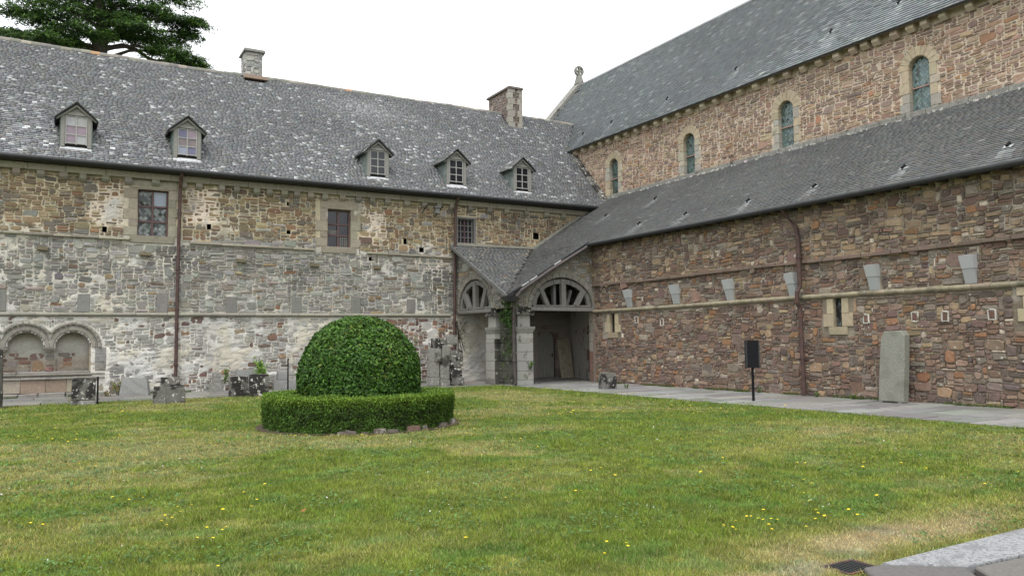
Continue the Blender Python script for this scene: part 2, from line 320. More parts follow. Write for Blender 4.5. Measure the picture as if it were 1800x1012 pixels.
def build_ground():
    o = MB().add([(-900, -900, -.05), (900, -900, -.05), (900, 900, -.05), (-900, 900, -.05)], [(0, 1, 2, 3)]).build('ground', mat('far_field', (.10, .13, .045), .95, .3, .3, 3, .3, .05)); tag(o, kind='structure')
    # lawn: a finely divided sheet whose colour follows the dry and lush patches
    xs = np.arange(-16, 15.95, .11); ys = np.arange(-6, 27.35, .11); X, Y = np.meshgrid(xs, ys)
    Z = .015 * (fbm(X * .5, Y * .5, 2, 3) - .5) + .012 * (fbm(X * 4, Y * 4, 8, 2) - .5)
    C = lawncol(X, Y) * .44 * (.7 + .6 * fbm(X * 5, Y * 5, 57, 3))[..., None]
    I = np.arange(X.size).reshape(X.shape); Xc = X[:-1, :-1] + .055; Yc = Y[:-1, :-1] + .055
    k = (Xc < lawn_edge_right(Yc)) & (Yc < lawn_edge_back(Xc)) & ~((Xc > 5.18) & (Yc < 3.70)) & ~((Xc > 4.85) & (Xc < 5.2) & (Yc > 3.72) & (Yc < 4.0))
    F = np.stack([I[:-1, :-1][k], I[:-1, 1:][k], I[1:, 1:][k], I[1:, :-1][k]], -1)
    raw_tris('lawn', np.stack([X, Y, Z], -1).reshape(-1, 3), F, mat('turf_soil', None, .95, 30, .4, 60, .9, .02), C.reshape(-1, 3), kind='structure', n=4)
    # blades
    r = np.random.RandomState(3); N = 860000
    vdir = math.atan2(13.5, 26.0)
    lr = np.exp(r.uniform(math.log(4.3), math.log(33), N)); th = r.uniform(R(-47), R(45), N) + math.atan2(.4987, .8641)
    x = lr * np.sin(th); y = lr * np.cos(th)
    fr = .10 * (fbm(x * 3, y * 3, 71, 3) - .42); k = (x < lawn_edge_right(y) + fr) & (y < lawn_edge_back(x) + fr) & ~((x > 5.2) & (y < 3.78 - fr * .8)) & ~(np.hypot(x - 5.5, y - 15.94) < 2.0) & ~((x > 4.86) & (x < 5.2) & (y > 3.74) & (y < 4.0))
    x = x[k]; y = y[k]; lr = lr[k]; n = len(x)
    t = dryness(x, y); tall = fbm(x * 2.2, y * 2.2, 15, 3)
    clump = fbm(x * 7, y * 7, 55, 3); h = (.007 + .016 * tall + .022 * sst(.35, .7, clump) + .012 * r.rand(n)) * (1.12 - .45 * t) * (1 + .012 * np.clip(lr - 8, 0, 30)); 
    for (cx, cy, rr, kk) in [(onZ(978, 782)[0], onZ(978, 782)[1], .22, 2.6), (onZ(560, 780)[0], onZ(560, 780)[1], .1, 1.2), (onZ(640, 935)[0], onZ(640, 935)[1], .2, .7)]:
        h = h * (1 + kk * np.exp(-((x - cx) ** 2 + (y - cy) ** 2) / rr ** 2))
    w = .0032 * (lr / 5.5) ** .75 * r.uniform(.7, 1.4, n)
    a = r.uniform(0, math.tau, n); le = r.uniform(.15, 1.0, n) * h * 1.1; b = r.uniform(0, math.tau, n)
    z0 = .015 * (fbm(x * .5, y * .5, 2, 3) - .5) + .012 * (fbm(x * 4, y * 4, 8, 2) - .5) - .003
    V = np.zeros((n, 3, 3)); V[:, 0] = np.c_[x - w * np.cos(a), y - w * np.sin(a), z0]; V[:, 1] = np.c_[x + w * np.cos(a), y + w * np.sin(a), z0]
    V[:, 2] = np.c_[x + le * np.cos(b), y + le * np.sin(b), z0 + h]
    c = lawncol(x, y) * r.uniform(.6, 1.5, (n, 1)) * (.62 + .76 * fbm(x * 5, y * 5, 57, 3))[:, None]; blue = sst(.55, .68, fbm(x * 2.6, y * 2.6, 58, 3)); c = c * 1.08 * (1 - .22 * blue[:, None] * np.array((1, .15, -1.2))); straw = r.rand(n) < (.05 + .5 * t); c[straw] = c[straw] * .4 + np.array((.36, .31, .17)) * r.uniform(.5, 1.0, (straw.sum(), 1))
    c[:, 0] *= r.uniform(.85, 1.2, n)
    C = np.repeat(c[:, None, :], 3, 1); 
    raw_tris('grass', V.reshape(-1, 3), np.arange(3 * n).reshape(-1, 3), M_GRASS, C.reshape(-1, 3), kind='stuff')
    # broad-leaved weeds (clover, plantain) and tiny white daisies scattered through the grass
    n = 70000; lr = np.exp(r.uniform(math.log(4.3), math.log(26), n)); th = r.uniform(R(-47), R(45), n) + math.atan2(.4987, .8641)
    x = lr * np.sin(th); y = lr * np.cos(th); k = (fbm(x * 1.3, y * 1.3, 51, 3) > .54) & (x < lawn_edge_right(y)) & (y < 27.0) & ~((x > 5.1) & (y < 3.9)) & (np.hypot(x - 5.5, y - 15.94) > 2.1)
    x = x[k]; y = y[k]; lr = lr[k]; n = len(x); s = r.uniform(.006, .015, n) * (lr / 6) ** .6; a = r.uniform(0, math.tau, n); z = r.uniform(.008, .04, n); tz = r.uniform(-.5, .5, n)
    V = np.zeros((n, 4, 3))
    for q, (dx, dy) in enumerate([(-1, -.6), (1, -.6), (1, .6), (-1, .6)]):
        V[:, q] = np.c_[x + s * (dx * np.cos(a) - dy * np.sin(a)), y + s * (dx * np.sin(a) + dy * np.cos(a)), z + s * tz * dx]
    c = np.array((.085, .17, .04)) * r.uniform(.5, 1.4, (n, 1)) * np.ones((n, 3))
    wh = (r.rand(n) < .03) & (s < .010 * (lr / 6) ** .6); c[wh] = (.6, .6, .55)
    raw_tris('clover', V.reshape(-1, 3), np.arange(4 * n).reshape(-1, 4), M_LEAF, np.repeat(c[:, None, :], 4, 1).reshape(-1, 3), kind='stuff', n=4)
build_ground()
def weed_strip():
    r = np.random.RandomState(31); q = 15000; half = q // 2
    ya = r.uniform(5, 26, half); xa = 18.74 - np.abs(r.normal(0, .05, half)); ka = fbm(ya * 1.7, ya * 0, 11, 3) > .50
    xb = r.uniform(-12, 14.5, half); yb_ = 30.52 - np.abs(r.normal(0, .07, half)); kb_ = fbm(xb * 1.3, xb * 0, 12, 3) > .50
    x = np.r_[xa[ka], xb[kb_]]; y = np.r_[ya[ka], yb_[kb_]]; n = len(x); h = r.uniform(.02, .11, n); a = r.uniform(0, math.tau, n); w = r.uniform(.004, .012, n); V = np.zeros((n, 3, 3))
    V[:, 0] = np.c_[x - w * np.cos(a), y - w * np.sin(a), np.full(n, .02)]; V[:, 1] = np.c_[x + w * np.cos(a), y + w * np.sin(a), np.full(n, .02)]; V[:, 2] = np.c_[x + h * .5 * np.sin(a), y - h * .4 * np.abs(np.cos(a)), .02 + h]
    c = np.array((.10, .15, .035)) * r.uniform(.5, 1.5, (n, 1)); o = raw_tris('wall_foot_grass', V.reshape(-1, 3), np.arange(3 * n).reshape(-1, 3), M_GRASS, np.repeat(c[:, None, :], 3, 1).reshape(-1, 3), kind='stuff'); return o
weed_strip()

def paving(name, x0, x1, y0, y1, sx, sy, z, col, keep, seed, along='y', inside=lambda x, y: True):
    """stone slabs in bonded rows over a bed; rows run across the walk"""
    r = random.Random(seed); bed = MB().box(x0, x1, y0, y1, -.2, z - .028, tuple(c * .45 for c in col)).build(name, M_MO); tag(bed, kind='structure')
    L = []; q = y0 if along == 'y' else x0; end = y1 if along == 'y' else x1
    while q < end - .05:
        d = min(sy * r.uniform(.75, 1.3), end - q); p = x0 if along == 'y' else y0; pe = x1 if along == 'y' else y1; p0 = p
        while p < pe - .05:
            w = sx * r.uniform(.6, 1.4); w = pe - p if pe - p - w < .3 else w
            L.append((p, p + w, q, q + d)); p += w
        q += d
    its = []
    for (a, b, c, d) in L:
        u0, u1, v0, v1 = (a, b, c, d) if along == 'y' else (c, d, a, b)
        if not inside((u0 + u1) / 2, (v0 + v1) / 2): continue
        px, py, dz = proj(np.array(((u0 + u1) / 2, (v0 + v1) / 2, z))); vis = 0 < px < 1800 and dz > 1
        its.append((-(u1 - u0) / dz if vis else 1, (u0, u1, v0, v1)))
    its.sort(key=lambda t: t[0]); rest = MB()
    for k, (sz, (u0, u1, v0, v1)) in enumerate(its):
        mb = MB() if k < keep and sz < 0 else rest
        zz = z + rnd.uniform(-.006, .006); tl = rnd.uniform(-.004, .004)
        block(lambda a, b, d: (a, b, d + tl * (a - u0)), u0 + .010, u1 - .010, v0 + .010, v1 - .010, z - .05, zz, vary(col, .24), .012, .010, mb)
        if mb is not rest: mb.build('paving_slab', M_PAV, bed)
    if rest.v: rest.build('paving_slabs', M_PAV, bed, kind='stuff')
    return bed
M_PAV = mat('walk_paving', None, .8, 9, .2, 40, .4, .006, stain=[((.16, .15, .13), 2.2, .6, .15)])
paving('aisle_path', 15.1, 18.9, -4, 27.3, .95, .55, .03, (.20, .197, .188), 230, 4)
# the walk in front of the left range: worn, reads as one grey surface with faint joints
paving('range_path', -16, 15.1, 26.95, 30.7, 1.1, .8, .026, (.17, .165, .15), 60, 6, 'y')
paving('porch_floor', 15.1, 24.0, 27.3, 30.7, .9, .7, .03, (.22, .21, .19), 60, 8, 'y')
# granite kerb slab and darker stones at the bottom right
kb = MB(); c_ = (.25, .255, .26)
def slabpoly(pts, z0, z1, col, name, m, parent=None, kind=None, bev=.01):
    n = len(pts); ctr = np.mean(pts, 0); vs = [(x, y, z0) for x, y in pts] + [(x, y, z1 - bev) for x, y in pts] + [(x + (ctr[0] - x) / np.hypot(*(ctr - (x, y))) * bev, y + (ctr[1] - y) / np.hypot(*(ctr - (x, y))) * bev, z1) for x, y in pts]
    fs = [tuple(range(n))[::-1], tuple(2 * n + k for k in range(n))]
    for k in range(n):
        fs.append((k, (k + 1) % n, n + (k + 1) % n, n + k)); fs.append((n + k, n + (k + 1) % n, 2 * n + (k + 1) % n, 2 * n + k))
    o = link_mesh(name, vs, fs, m, parent, col)
    if kind: o['kind'] = kind
    return o
kroot = MB().box(5.1, 12.5, -2.0, 3.68, -.15, -.02, (.12, .11, .1)).build('kerb_bed', M_SOIL); tag(kroot, kind='structure')
M_KERB = mat('speckled_granite', None, .75, 60, .4, 80, .4, .004, stain=[((.13, .13, .14), 38, .53, .08), ((.17, .17, .175), 6, .55, .1)])
slabpoly([(5.17, 3.72), (5.62, 3.36), (8.6, 3.16), (8.6, 3.78)], -.1, .045, c_, 'kerb_stone', M_KERB, kroot)
slabpoly([(8.62, 3.78), (8.62, 3.16), (12.4, 3.0), (12.4, 3.78)], -.1, .045, (.24, .245, .25), 'kerb_stone', M_KERB, kroot)
M_DKS = mat('dark_paving_stone', None, .85, 40, .25, 60, .5, .006)
slabpoly([(4.9, 3.63), (4.99, 3.73), (5.14, 3.715), (5.58, 3.36), (5.2, 2.9), (4.7, 3.2)], -.1, .04, (.11, .105, .10), 'kerb_stone', M_DKS, kroot)
slabpoly([(5.66, 3.335), (5.3, 2.85), (5.4, 1.2), (8.5, 1.2), (8.5, 3.13)], -.1, .035, (.13, .122, .112), 'kerb_stone', M_DKS, kroot)
slabpoly([(8.54, 3.13), (8.54, 1.2), (12.4, 1.2), (12.4, 2.96)], -.1, .035, (.13, .122, .115), 'kerb_stone', M_DKS, kroot)
gr = empty('drain_grate', (5.03, 3.86, 0), 'rusty iron drain grate sunk in the grass beside the granite kerb', 'drain grate')
MB().box(4.86, 5.2, 3.745, 3.995, -.12, -.06, (.02, .02, .02)).build('pit', M_DARK, gr)
f = MB()
for a, b, c, d in [(4.86, 5.2, 3.745, 3.765), (4.86, 5.2, 3.975, 3.995), (4.86, 4.88, 3.765, 3.975), (5.18, 5.2, 3.765, 3.975)]: f.box(a, b, c, d, -.03, .008)
f.build('rim', M_IRON, gr)
for k in range(8): MB().box(4.895 + k * .037, 4.909 + k * .037, 3.765, 3.975, -.015, .006).build('bar', M_GUT, gr)

# ================================================================== LEFT RANGE
LR = empty('monastery_range', (8, Y0, 0), 'long two storey monastic range of grey and brown rubble with slate roof, dormers and chimneys', 'building')
WINL = [(2.46, 3.48, 5.55, 7.22), (9.27, 10.24, 5.50, 7.0), (15.0, 15.78, 5.93, 7.0)]
SUR = [(2.02, 3.90, 5.28, 7.52), (8.83, 10.62, 5.22, 7.40), (14.9, 15.9, 5.86, 7.08)]
HOL = [(1.43, 5.7, .10), (4.83, 6.01, .09), (7.74, 7.08, .08), (7.75, 5.98, .09), (11.05, 5.06, .08), (12.56, 5.88, .11), (13.3, 5.56, .11), (8.33, 5.39, .08), (18.95, 6.45, .17)]
ARC = [-3.48, -2.13, -.78, .58]; AR = .50; AS = 1.66      # niche arches: centres, opening radius, springing
def in_arc(u, v, rad):
    t = np.zeros(np.shape(u), bool)
    for c in ARC: t |= (np.hypot(u - c, v - AS) < rad) & (v >= AS) | (np.abs(u - c) < rad) & (v < AS) & (v > 0)
    return t
def hole_L(u, v):
    t = in_arc(u, v, AR + .03) | (u > -4.1) & (u < 1.12) & (v < AS - .1)
    for a, b, c, d in WINL: t |= (u > a) & (u < b) & (v > c) & (v < d)
    for a, b, s in HOL: t |= (np.abs(u - a) < s * .8) & (np.abs(v - b) < s)
    t |= (u > 18.92) & (u < 20.08) & (v < 2.1)
    return t
def skip_L(u, v):
    t = in_arc(u, v, .92) | ((u > -4.6) & (u < 1.62) & (v < 1.75))
    for a, b, c, d in SUR: t |= (u > a - .02) & (u < b + .02) & (v > c - .02) & (v < d + .02)
    for a, b, s in HOL: t |= (np.abs(u - a) < s) & (np.abs(v - b) < s)
    t |= (np.abs(v - 2.76) < .09) | ((np.abs(v - (5.42 - .009 * u)) < .06) & ~((u > 1.85) & (u < 3.9)) & ~((u > 8.9) & (u < 10.7)) & (u < 14.9)) | (v > 7.52)
    for a in FLC: t |= (np.abs(u - a) < .21) & (v > 2.8) & (v < 3.55)
    t |= (u > 15.6) & (v < 3.6) & (u < 22)
    return t | ((u > 14.9) & (v < 5.72) & (u > 15.1))
FLC = [-3.9, -1.55, .87, 3.32, 5.68, 8.08, 10.43, 12.8]
def plaster_L(u, v):
    n = fbm(u * 1.1, v * 1.3, 61, 4)
    low = 1.15 * (1 - sst(2.6, 2.75, v)) * sst(.41, .56, n + .12 * box01(u, v, 1.7, 4.2, 1.2, 2.6) + .05 * box01(u, v, 5, 9, .8, 2.5) - .12 * box01(u, v, 9.5, 14.6, .2, 2.7))
    mid = box01(u, v, -5, 14.4, 2.85, 3.45, .1) * sst(.50, .60, fbm(u * .9, v * 1.5, 66, 3)) * .9
    up = sst(.66, .72, fbm(u * .8, v * .9, 71, 4)) * sst(3.4, 3.8, v) * .6 + box01(u, v, 1.0, 2.0, 5.9, 7.2, .3) * sst(.45, .6, n) * .8
    lft = box01(u, v, -6, .8, 3.6, 5.3, .4) * .55 * sst(.4, .6, fbm(u * 2, v * 2, 81, 3))
    return np.clip(np.maximum.reduce([low, mid, up, lft]) + sst(14.8, 15.2, u) * (1 - sst(3.6, 3.9, v)), 0, 1) * (1 - box01(u, v, -5, 1.62, -1, 2.5, .04))
def mortar_dep_L(u, v): return .004 + .046 * (fbm(u * 5, v * 6, 12, 3) - .5) + plaster_L(u, v) * (.022 + .06 * (fbm(u * 2.2, v * 5.5, 14, 4) - .38))
def fresh_L(u, v):
    return np.clip(box01(u, v, 4.05, 5.15, 6.1, 7.4, .15) + box01(u, v, 10.7, 11.7, 5.9, 7.0, .13) + .7 * box01(u, v, .9, 2.2, 5.9, 7.3, .3) + .5 * box01(u, v, 12.8, 14.7, 4.8, 5.35, .15), 0, 1)
def mortar_col_L(u, v):
    up = mixc((.40, .38, .33), (.45, .39, .275), sst(5.3, 5.9, v)); n = fbm(u * .7, v * .9, 23, 4)
    c = mixc(up * 1.0, (.50, .485, .44), 1 - sst(2.5, 2.9, v)); c = c * (.80 + .6 * n)[..., None]
    c = mixc(c, (.66, .56, .46), fresh_L(u, v)); p = plaster_L(u, v)
    pc = mixc((.47, .46, .43), (.48, .445, .365), sst(.4, .6, fbm(u * .9, v * 1.4, 29, 3))); pc = mixc(pc, (.50, .50, .49), sst(.52, .62, fbm(u * 1.4, v * 1.4, 35, 3)) * .6)
    pc = pc * (.75 + .5 * fbm(u * 3, v * 3, 37, 4))[..., None]
    pc = mixc(pc, (.21, .175, .145), sst(17.0, 17.8, u) * .8); c = mixc(c, pc, p * .9); c = mixc(c, (.13, .125, .11), sst(.60, .72, fbm(u * 1.1, v * .5, 43, 4)) * .45)  # plaster deep in the porch darkened, its dimness put into the colour
    return c
GREYS = [(.245, .24, .22), (.205, .197, .182), (.285, .275, .25), (.235, .21, .18), (.18, .174, .163)]
BROWNS = [(.20, .155, .11), (.16, .125, .10), (.255, .205, .135), (.21, .135, .09), (.155, .14, .125), (.29, .245, .17)]
REDS = [(.18, .11, .085), (.14, .095, .08), (.22, .14, .09), (.19, .17, .15), (.27, .22, .17)]
def col_L(u, v, r, n):
    g = pal(GREYS, (5, 3, 3, 2, 1), r, n); b = pal(BROWNS, (4, 3, 4, 2, 3, 3), r, n); d = pal(REDS, (3, 3, 2, 3, 2), r, n)
    up = sst(5.3, 5.75, v + .7 * (fbm(u * .6, v * .6, 91) - .5)); pick = (r.rand(n) < np.clip(up * 1.0, 0.06, .94))[:, None]
    b = b * np.array((1.07, 1.02, .93)); c = np.where(pick, b, g); low = (r.rand(n) < .75 * box01(u, v, 9.6, 15, .2, 2.6, .3) + .18 * (v < 2.7))[:, None]; c = np.where(low, d, c)
    c = np.where((v < 2.7)[:, None] & ~low, mixc(c, (.40, .39, .36), np.clip(fbm(u * .8, v, 63, 3) * 1.2 - .05, 0, .85)), c)
    return mixc(c, c * np.array((.6, .6, .62)), sst(.55, .7, fbm(u * .5, v * .5, 45, 3)) * .8)
def dep_L(u, v): return .034 - .020 * fresh_L(u, v) + .0 * u
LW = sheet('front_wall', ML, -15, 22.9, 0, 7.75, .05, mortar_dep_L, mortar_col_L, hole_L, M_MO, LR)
RL = pack(-15, 22.6, 0.0, 7.6, .074, .056, 21, skip_L, .03)
stones('L', ML, RL, col_L, dep_L, .013, LW, 300, 5)
# solid body behind the facing (with the door recess left open) and interior dark behind the windows
body = MB(); body.box(-15, 18.9, Y0 + .36, Y0 + 9.6, 0, 8.0); body.box(18.9, 20.1, Y0 + .36, Y0 + 9.6, 2.12, 8.0); body.box(20.1, 23.5, Y0 + .1, Y0 + 9.6, 0, 8.0); body.box(18.9, 20.1, Y0 + .6, Y0 + 9.6, 0, 2.12)
body.build('wall_core', M_DARK, LR)
def run_stones(mp, name, u0, u1, vf, h, d0, d1, col, parent, lmin=.5, lmax=1.1, m=None, skip=None, roll=False):
    u = u0
    while u < u1 - .02:
        w = min(rnd.uniform(lmin, lmax), u1 - u); um = u + w / 2
        if not (skip and skip(um)):
            v = vf(um); mb = MB(); a, b = u + .004, u + w - .004; cc = vary(col, .13)
            if roll:
                n = 8; vs = []; jd = rnd.uniform(-.006, .006)
                for k in range(n + 1):
                    t = math.pi * (k / n) - math.pi / 2; vs.append((math.sin(t) * h / 2, math.cos(t) * (d1) + jd))
                P = [mp(a, vf(a) + q[0], q[1]) for q in vs] + [mp(b, vf(b) + q[0], q[1]) for q in vs]
                fs = [(k, k + 1, n + 2 + k, n + 1 + k) for k in range(n)] + [tuple(range(n + 1)), tuple(range(n + 1, 2 * n + 2))]
                mb.add(P, fs, cc)
            else: block(mp, a, b, v - h / 2, v + h / 2, d0, d1 + rnd.uniform(-.01, .01), cc, .014, .006, mb)
            mb.build(name, m or M_DRS, parent)
        u += w
STN = (.29, .265, .205)
# lower roll moulding, upper string, cornice
run_stones(ML, 'roll_moulding', -5, 14.6, lambda u: 2.76 + .0035 * u, .15, -.02, .12, (.25, .235, .195), LR, roll=True)
run_stones(ML, 'string_course', -5, 14.7, lambda u: 5.42 - .009 * u, .09, -.02, .11, (.27, .25, .20), LR, skip=lambda u: 1.85 < u < 3.9 or 8.9 < u < 10.7)
run_stones(ML, 'cornice', -15, 22.0, lambda u: 7.66, .22, -.05, .20, (.25, .23, .175), LR, .7, 1.4)
CBL = [-13.2, -12.5, -11.7, -11, -10.3, -9.5, -8.8, -8.1, -7.4, -6.7, -6, -5.3, -4.6, -3.9, -3.2, -2.5, -1.8, -1.18, -.49, .17, .75, 1.44, 2.15, 3.03, 3.94, 4.48, 5.27, 5.8, 6.52, 7.0, 7.56, 8.04, 8.58, 9.14, 9.85, 10.51, 11.09, 11.75, 12.6, 13.4, 14.06, 14.67, 15.55, 16.5, 17.36, 18.4, 19.47, 20.4]
for u in CBL:
    w = rnd.uniform(.10, .13); mb = MB(); c = vary((.24, .22, .175), .2); z0 = 7.32 + rnd.uniform(-.02, .02)
    P = lambda uu, v, d: ML(u + uu, v, d)
    vs = []
    for s in (-w, w): vs += [P(s, z0, -.02), P(s, z0, .07), P(s, z0 + .09, .17), P(s, 7.548, .18), P(s, 7.548, -.02)]
    mb.add(vs, [(0, 1, 2, 3, 4), (9, 8, 7, 6, 5), (0, 5, 6, 1), (1, 6, 7, 2), (2, 7, 8, 3), (3, 8, 9, 4), (4, 9, 5, 0)], c).build('corbel', M_DRS, LR)
for u in FLC:       # flush dressed corbels of the vanished cloister roof
    mb = MB(); block(ML, u - .19, u + .19, 2.85, 3.5 + rnd.uniform(-.05, .05), -.05, .05, vary((.19, .187, .172), .1), .01, .01, mb); mb.build('flush_corbel', M_DRS, LR)
for x, z in [(-2.6, 4.95), (-.37, 4.93), (2.74, 4.89), (6.01, 4.78), (8.75, 4.72), (11.32, 4.72)]:
    mb = MB(); w = rnd.uniform(.16, .2)
    mb.hexa([ML(x - w, z - .06, -.03), ML(x + w, z - .08, -.03), ML(x + w * .8, z - .05, .17), ML(x - w * .8, z - .03, .18), ML(x - w, z + .10, -.03), ML(x + w, z + .09, -.03), ML(x + w * .9, z + .06, .2), ML(x - w * .9, z + .07, .2)], vary((.22, .19, .13), .1)); mb.build('roof_bearer_stone', M_DRS, LR)
# dressed surrounds and the three windows
def jambs(mp, parent, u0, u1, v0, v1, wl, wr, top, bot, d0, d1, col, lint=True, sill=True, m=None):
    for (a0, a1, w, side) in ((u0 - wl, u0, wl, -1), (u1, u1 + wr, wr, 1)):
        v = v0; k = 0
        while v < v1 - .02:
            h = rnd.uniform(.24, .42); h = v1 - v if v1 - v - h < .18 else h; e = (w * (.62 if k % 2 else 1.0))
            mb = MB(); block(mp, u0 - e if side < 0 else u1, u0 if side < 0 else u1 + e, v + .004, v + h - .004, d0, d1, vary(col, .12), .008, .004, mb); mb.build('jamb_stone', m or M_DRS, parent); v += h; k += 1
    if lint: block(mp, u0 - wl * .6, u1 + wr * .7, v1 + .004, v1 + top, d0, d1 + .005, vary(col, .08), .01, .006).build('lintel', m or M_DRS, parent)
    if sill: block(mp, u0 - wl * .5, u1 + wr * .5, v0 - bot, v0 - .004, d0, d1 + .02, vary(tuple(c * .8 for c in col), .08), .01, .006).build('sill', m or M_DRS, parent)
def bar(mp, parent, u0, u1, v0, v1, d0, d1, m, name): b = MB(); block(mp, u0, u1, v0, v1, d0, d1, (.3, .3, .3), .004, .001, b); return b.build(name, m, parent)
def diamonds(mp, parent, u0, u1, v0, v1, d, a, b, cols, w, lean=None, top=None, name='diamond_panes'):  # cols stand in for reflections that differ from pane to pane
    """leaded diamond panes, every quarry its own small facet"""
    mb = MB(); j = 0; v = v0
    while v < v1 + b:
        u = u0 + (a / 2 if j % 2 else 0)
        while u < u1 + a / 2:
            q = [(u, v - b / 2), (u + a / 2, v), (u, v + b / 2), (u - a / 2, v)]; s = .95
            q = [(u + (x - u) * s, v + (y - v) * s) for x, y in q]; q = [(min(max(x, u0), u1), min(max(y, v0), v1)) for x, y in q]
            if top:
                cu, cr, cs = top; q = [(x, y if y < cs else min(y, cs + math.sqrt(max(cr * cr - (x - cu) ** 2, 0)))) for x, y in q]
            if max(p[0] for p in q) - min(p[0] for p in q) > .01 and max(p[1] for p in q) - min(p[1] for p in q) > .01:
                t = rnd.uniform(-.012, .012); mb.add([mp(x, y, d + t * (1 if k == 0 else -1 if k == 2 else 0)) for k, (x, y) in enumerate(q)], [(0, 1, 2, 3)], vary(rnd.choices(cols, w)[0], .14))
            u += a
        v += b / 2; j += 1
    return mb.build(name, M_GLP, parent, kind=None)
WIN_C = (.285, .255, .20)
DCOL = [(.10, .115, .11), (.19, .21, .205), (.03, .035, .035)]  # pane tones, brighter and darker reflections put into the colour
for wi, ((a, b, c, d), rows) in enumerate(zip(WINL[:2], ([5.55, 6.08, 6.62, 7.22], [5.5, 5.98, 6.42, 7.0]))):
    w = MB(); w.add([ML(a, c, -.27), ML(b, c, -.27), ML(b, d, -.27), ML(a, d, -.27)], [(0, 1, 2, 3)]); w = w.build('window', M_DARK, LR)
    w['label'] = ('tall window with red painted cross bars and diamond panes' if wi == 0 else 'tall window with red painted frame and dark upper panes')
    jambs(ML, w, a, b, c, d, .44, .40, .30 if wi == 0 else .38, .25, -.3, .03, WIN_C)
    m_ = (a + b) / 2; e = .03
    for x in (a + e, m_, b - e): bar(ML, w, x - .034, x + .034, c, d if (wi == 0 or x != m_) else d, -.24, -.14, M_RED if wi == 0 or True else M_BLACK, 'mullion')
    for z in rows[:-1] + [d - .03]: bar(ML, w, a + .064, b - .064, max(z - .035, c), z + .035, -.235, -.15, M_RED, 'transom')
    for i in range(2):
        u0, u1 = ((a + .066, m_ - .036), (m_ + .036, b - .066))[i]
        for j in range(3):
            v0, v1 = rows[j] + .037, rows[j + 1] - .037
            if wi == 0 and j == 2 and i == 1:
                MB().add([ML(u0, v0, -.19), ML(u1, v0, -.19), ML(u1, v1, -.17), ML(u0, v1, -.17)], [(0, 1, 2, 3)]).build('pane', mat('milky_pane', (.30, .34, .40), .3, 3, .1, 5, .1, .01), w)
            elif wi == 0 and j == 2:
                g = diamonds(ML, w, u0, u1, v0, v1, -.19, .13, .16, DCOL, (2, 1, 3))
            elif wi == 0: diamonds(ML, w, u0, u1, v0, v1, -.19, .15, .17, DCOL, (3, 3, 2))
            elif wi == 1 and (j, i) in ((0, 1), (1, 0)):
                MB().add([ML(u0, v0, -.2), ML(u1, v0, -.2), ML(u1, v1, -.2), ML(u0, v1, -.2)], [(0, 1, 2, 3)]).build('pane', M_GLASS, w)
                g = MB(); vt = v1 if j == 0 else v0 + (v1 - v0) * .5
                for k in range(1, 5): g.box(u0 + (u1 - u0) * k / 5 - .008, u0 + (u1 - u0) * k / 5 + .008, Y0 + .17, Y0 + .185, v0, vt)
                for k in range(1, 5): g.box(u0, u1, Y0 + .172, Y0 + .183, v0 + (vt - v0) * k / 5 - .008, v0 + (vt - v0) * k / 5 + .008)
                g.build('lattice', M_FRAME, w)
            else: MB().add([ML(u0, v0, -.2), ML(u1, v0, -.2), ML(u1, v1, -.19), ML(u0, v1, -.2)], [(0, 1, 2, 3)]).build('pane', M_GLASS, w)
a, b, c, d = WINL[2]
w = MB().add([ML(a, c, -.27), ML(b, c, -.27), ML(b, d, -.27), ML(a, d, -.27)], [(0, 1, 2, 3)]).build('window', M_DARK, LR); w['label'] = 'small window of many square panes above the porch'
for (p, q, s, t) in ((a - .1, a, c, d), (b, b + .1, c, d), (a - .12, b + .14, d, d + .08), (a - .1, b + .1, c - .07, c)): bar(ML, w, p, q, s, t, -.28, .03, mat('dull_grey_surround', (.17, .165, .155), .9, 10, .2, 40, .4), 'surround')
MB().add([ML(a, c, -.2), ML(b, c, -.2), ML(b, d, -.2), ML(a, d, -.2)], [(0, 1, 2, 3)]).build('glass', mat('violet_glass', (.03, .028, .042), .15, 3, .3, 4, .1), w)
for k in range(5):
    x = a + .03 + (b - a - .06) * k / 4; ww = .035 if k == 2 else .016; bar(ML, w, x - ww, x + ww, c, d, -.19, -.14, M_RED if k == 2 else M_FRAME, 'glazing_bar')
for k in range(5): z = c + .02 + (d - c - .04) * k / 4; bar(ML, w, a, b, z - .014, z + .014, -.185, -.145, M_FRAME, 'glazing_bar')

# the blind arcade (lavabo niche) at the left
nic = empty('wall_niche', (-.8, Y0, 0), None, None); nic.parent = LR; nic.location = np.array((-.8, Y0, 0)) - loc_of(LR)
nic['label'] = 'row of round arched wall recesses with scalloped hoods above a moulded ledge'
sheet('niche_back', ML, -4.1, 1.15, .0, 2.25, .06, lambda u, v: -.33 + .03 * (fbm(u * 3, v * 3, 5) - .5), lambda u, v: mixc(mixc((.24, .205, .165), (.33, .32, .28), sst(1.15, 1.45, v + .2 * (fbm(u * 1.5, v, 6) - .5))), (.23, .21, .15), sst(1.75, 2.1, v)) * (.7 + .6 * fbm(u * 2, v * 3, 8))[..., None], lambda u, v: u > 90, M_MO, nic)
RN = pack(-4.0, 1.1, .84, 1.5, .075, .06, 77, lambda u, v: (u > 90), .08)
RN = RN[np.array([rnd.random() < (.8 if z < 1.1 else .3) for z in RN[:, 2]])]
_ml = lambda u, v, d: ML(u, v, d - .34)
stones('N', _ml, RN, lambda u, v, r, n: pal(REDS + [(.20, .125, .08)], (3, 4, 2, 3, 3, 1), r, n), lambda u, v: .03 + 0 * u, .014, nic, 40, 9)
NC = (.235, .22, .19)
